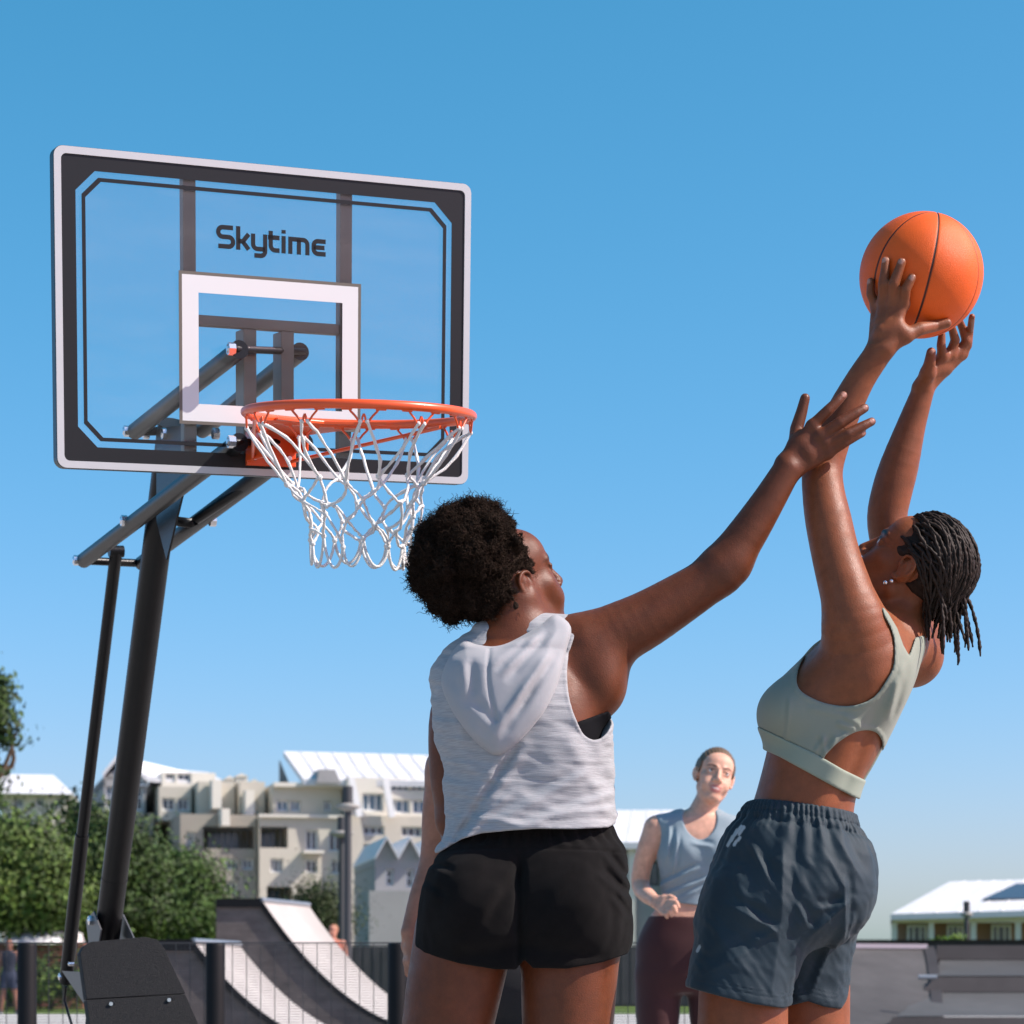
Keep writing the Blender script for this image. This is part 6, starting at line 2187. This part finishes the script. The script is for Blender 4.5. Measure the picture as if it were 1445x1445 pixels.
HCd.eyes(C1)
topC = SDF().u(f_tC).cap(pc(968, 1158), pc(934, 1166), .035, .046, .03).cap(pc(1002, 1158), pc(1040, 1170), .035, .046, .03)
topC.ell(pc(962, 1200, -.065), (.06, .05, .055), .05).ell(pc(1010, 1202, -.065), (.06, .05, .055), .05)
def foldC(P):
    o = np.full(len(P), -.010)
    for (x0, y0, x1, y1, amp, wd_) in ((945, 1165, 940, 1215, .008, .010), (955, 1180, 950, 1230, .006, .008), (930, 1250, 985, 1225, .009, .010), (940, 1262, 1000, 1240, .008, .009), (960, 1268, 1030, 1235, .006, .010), (975, 1190, 1005, 1196, .006, .010)):
        d, t = line_d(P, pc(x0, y0, -.1), pc(x1, y1, -.1))
        w = np.clip(np.minimum(t + .1, 1.1 - t) * 4, 0, 1) * (P[:, 1] < YC)
        o -= w * amp * (np.exp(-(d / wd_) ** 2) - .7 * np.exp(-((d + wd_ * 1.7) / wd_) ** 2))
    return o + .003 * noise3(P, 28, 3)
topC.disp(foldC)
topC.sub(f_view_poly([(880, 1240), (912, 1250), (935, 1262), (962, 1275), (990, 1278), (1040, 1272), (1090, 1260), (1090, 1500), (880, 1500)], YC - .1), .004)
topC.sub(f_ell(pc(920, 1180, 0), (.036, .15, .085)), .006).sub(f_ell(pc(1054, 1182, 0), (.036, .15, .085)), .006)
topC.sub(f_ell(pc(988, 1150, -.08), (.070, .10, .105)), .008).sub(f_ell(pc(986, 1140, .02), (.075, .10, .04)), .008)
sdf_obj('sleeveless_top', topC, pc(890, 1290, -.2), pc(1080, 1130, .2), .004, cloth_mat('grey_blue_cotton', (.215, .275, .31), .9, .15, 700, .05), C1)
lgC = SDF().u(f_tC)
for L in legs_C:
    lgC.chain([pc(*a) for a, r in L], [r for a, r in L], .03, 3)
lgC.disp(lambda P: -.004 + .0012 * noise3(P, 40, 2))
lgC.inter(lambda P: P[:, 2] - (pc(0, 1294)[2] - .03 * (P[:, 0] - pc(960, 0)[0])), .004).inter(lambda P: pc(0, 1618)[2] - P[:, 2], .004)
sdf_obj('leggings', lgC, pc(880, 1640, -.25), pc(1060, 1280, .25), .005, cloth_mat('maroon_jersey', (.04, .0065, .0075), .7, .08, 700, .05, spec=.35), C1)
hrC = SDF().u(f_ell(HCd.p(0, -.020, .032), np.array([.0835, .102, .0985]), HCd.R)).ell(HCd.p(0, -.125, .01), (.03, .035, .03), .03)
hrC.inter(lambda P: np.minimum(HCd.loc(P)[:, 1] - (.034 - .040 * np.clip(-(HCd.loc(P)[:, 2] - .025) / .04, 0, 1)), .083 - 3.2 * HCd.loc(P)[:, 0] ** 2 * 3 - HCd.loc(P)[:, 2]), .006)
hrC.inter(lambda P: -(HCd.loc(P)[:, 2] + .05), .01)
for t_ in (-1, 1):
    hrC.sub(f_ell(HCd.p(t_ * .088, -.004, -.018), (.018, .020, .022)), .006)
hrC.disp(lambda P: .0014 * np.sin(HCd.loc(P)[:, 0] * 520 + 3 * noise3(P, 40, 2)))
sdf_obj('hair', hrC, HCd.o - .2, HCd.o + .2, .004, mat('fair_brown_hair', (.115, .070, .038), .5, .4, var=.35, vscale=40, stretch=(6, 1, 1)), C1)
shoes(C1, [(pc(924, 0)[0], YC, -.1, -1), (pc(1012, 0)[0], YC, .15, -1)], M['shoe'], M['sole'])

# ------------------------------------------------------------------ people seen whole but small or half hidden
def standing(label, at, Y, skin, top_m, low_m, hair_m, face=(0, 1), height=1.68, vox=.006, stance=.10, left_arm=None, group=None):
    """a standing figure: at = x; proportions from the height"""
    k = height / 1.68
    t = thing('person', label, 'person', (at, Y, 0), group)
    q = lambda x, y, z: np.array([at + x * k, Y + y * k, z * k])
    Rm = frame(face, math.radians(2))
    hd = Head(q(0, 0, 1.565), Rm, k * .98)
    tor = f_loft([(q(0, 0, z)[2], at + cx * k, Y, a * k, b_ * k) for z, cx, a, b_ in ((1.42, 0, .06, .06), (1.39, 0, .12, .08), (1.33, 0, .165, .10), (1.22, 0, .155, .11), (1.08, 0, .13, .10), (.98, 0, .145, .11), (.88, 0, .175, .125), (.80, 0, .175, .12), (.74, 0, .15, .10))], 2.3)
    bd = SDF().u(tor)
    bd.chain([q(0, 0, 1.39), q(0, 0, 1.45), q(0, .0, 1.52)], [.062 * k, .052 * k, .05 * k], .03)
    hd.build(bd)
    arms = {}
    for s_ in (-1, 1):
        J = [(s_*.165, 0, 1.365), (s_*.20, .01, 1.24), (s_*.215, .02, 1.09), (s_*.225, -.02, .96), (s_*.235, -.05, .84)]
        if s_ < 0 and left_arm:
            J = left_arm
        bd.cap(q(s_*.08, 0, 1.385), q(J[0][0], 0, 1.36), .04 * k, .05 * k, .03)
        bd.chain([q(*j) for j in J], np.array([.052, .044, .038, .034, .024]) * k, .02, 3)
        w_ = q(*J[-1])
        f_ = np.array([face[0], face[1], 0.0])
        m_ = [w_ + (f_ * a + [0, 0, -.075]) * k for a in (.028, .010, -.008, -.024)]
        bd_f = [[m_[i] + (f_ * .006 * (1.5 - i) + [-s_*.004, 0, -.032]) * k, m_[i] + (f_ * (.008 * (1.5 - i)) + [-s_*.022, 0, -.058 + .006 * abs(i - 1)]) * k] for i in range(4)]
        hand(bd, w_, m_, bd_f, [w_ + (f_ * .034 + [0, 0, -.035]) * k, w_ + (f_ * .046 + [-s_*.008, 0, -.065]) * k, w_ + (f_ * .046 + [-s_*.018, 0, -.088]) * k])
    legs = []
    for s_ in (-1, 1):
        L = [q(s_*.085, 0, .80), q(s_*(.085 + stance*.2), 0, .64), q(s_*(.08 + stance*.5), 0, .47), q(s_*(.08 + stance*.7), -.01, .33), q(s_*(.08 + stance), 0, .10), q(s_*(.08 + stance), 0, .06)]
        r_ = np.array([.092, .082, .060, .056, .04, .037]) * k
        legs.append((L, r_))
        bd.chain(L, r_, .03, 3)
        bd.cap(L[-1], L[-1] + np.array([face[0], face[1], 0]) * .1 * k - [0, 0, .02 * k], .036 * k, .03 * k, .02)
    def cf(V):
        return hd.colour(V, np.repeat(np.array(skin)[None], len(V), 0), np.array(skin) * [.9, .5, .5], np.array(skin) * .2)
    sdf_obj('body', bd, q(-.42, -.4, 0), q(.42, .4, 1.75), vox, skin_mat('skin'), t, cf)
    tp = SDF().u(tor).disp(lambda P: -.012 * k + .004 * noise3(P, 25, 1)).inter(lambda P: .93 * k - P[:, 2], .005)
    sdf_obj('top', tp, q(-.3, -.3, .8), q(.3, .3, 1.5), vox * 1.2, top_m, t)
    lw_ = SDF().u(tor)
    for L, r_ in legs:
        lw_.chain(L[:4], r_[:4] + .010 * k, .03, 3)
    lw_.disp(lambda P: -.010 * k + .003 * noise3(P, 25, 2)).inter(lambda P: P[:, 2] - .985 * k, .005).inter(lambda P: .56 * k - P[:, 2], .005)
    sdf_obj('shorts', lw_, q(-.4, -.3, .4), q(.4, .3, 1.1), vox * 1.2, low_m, t)
    hr = SDF().u(f_ell(hd.p(0, -.022, .034), np.array([.081, .098, .093]) * k, hd.R)).inter(lambda P: hd.loc(P)[:, 1] - (.04 + .03 * np.clip(hd.loc(P)[:, 2] / .1, 0, 1)), .006).inter(lambda P: -(hd.loc(P)[:, 2] + .06), .01)
    sdf_obj('hair', hr, hd.o - .2, hd.o + .2, vox, hair_m, t)
    shoes(t, [(q(s_*(.08 + stance), 0, 0)[0], Y, face[0] + .1 * s_, face[1]) for s_ in (-1, 1)], M['shoe_d'], M['sole'])
    return t
YD = 6.0
xD = XW(706, YD)
aD = [tuple((w2(px, py, YD) - [xD, YD, 0]) + [0, dy, 0]) for px, py, dy in ((626, 1045, 0), (615, 1110, .01), (608, 1180, .02), (590, 1240, -.01), (573, 1290, -.03))]
standing('person hidden behind the woman with the afro, one bare arm hanging down', xD, YD, (.34, .155, .10), cloth_mat('grey_cotton', (.2, .2, .21)), cloth_mat('dark_cotton', (.02, .02, .022)), mat('dark_hair', (.02, .014, .01), .6, .3), face=(-.25, 1), height=1.60, vox=.0045, stance=-.06, left_arm=aD)
standing('distant person in dark clothes walking at the far left edge, beyond the fence', XW(13, 52), 52, (.25, .12, .08), mat('navy_cloth', (.02, .025, .04), .9), mat('dark_blue_denim', (.035, .045, .075), .9), mat('dark_hair', (.02, .014, .01), .6, .3), face=(.3, -1), height=1.62, vox=.016)
standing('distant person standing by the foot of the tall lamp post, beyond the ramp', XW(470, 42.5), 42.5, (.42, .19, .13), mat('faded_red_cloth', (.38, .12, .08), .9), mat('grey_cloth', (.15, .15, .16), .9), mat('fair_hair', (.30, .14, .08), .6, .3), face=(-.4, -1), height=1.72, vox=.014)
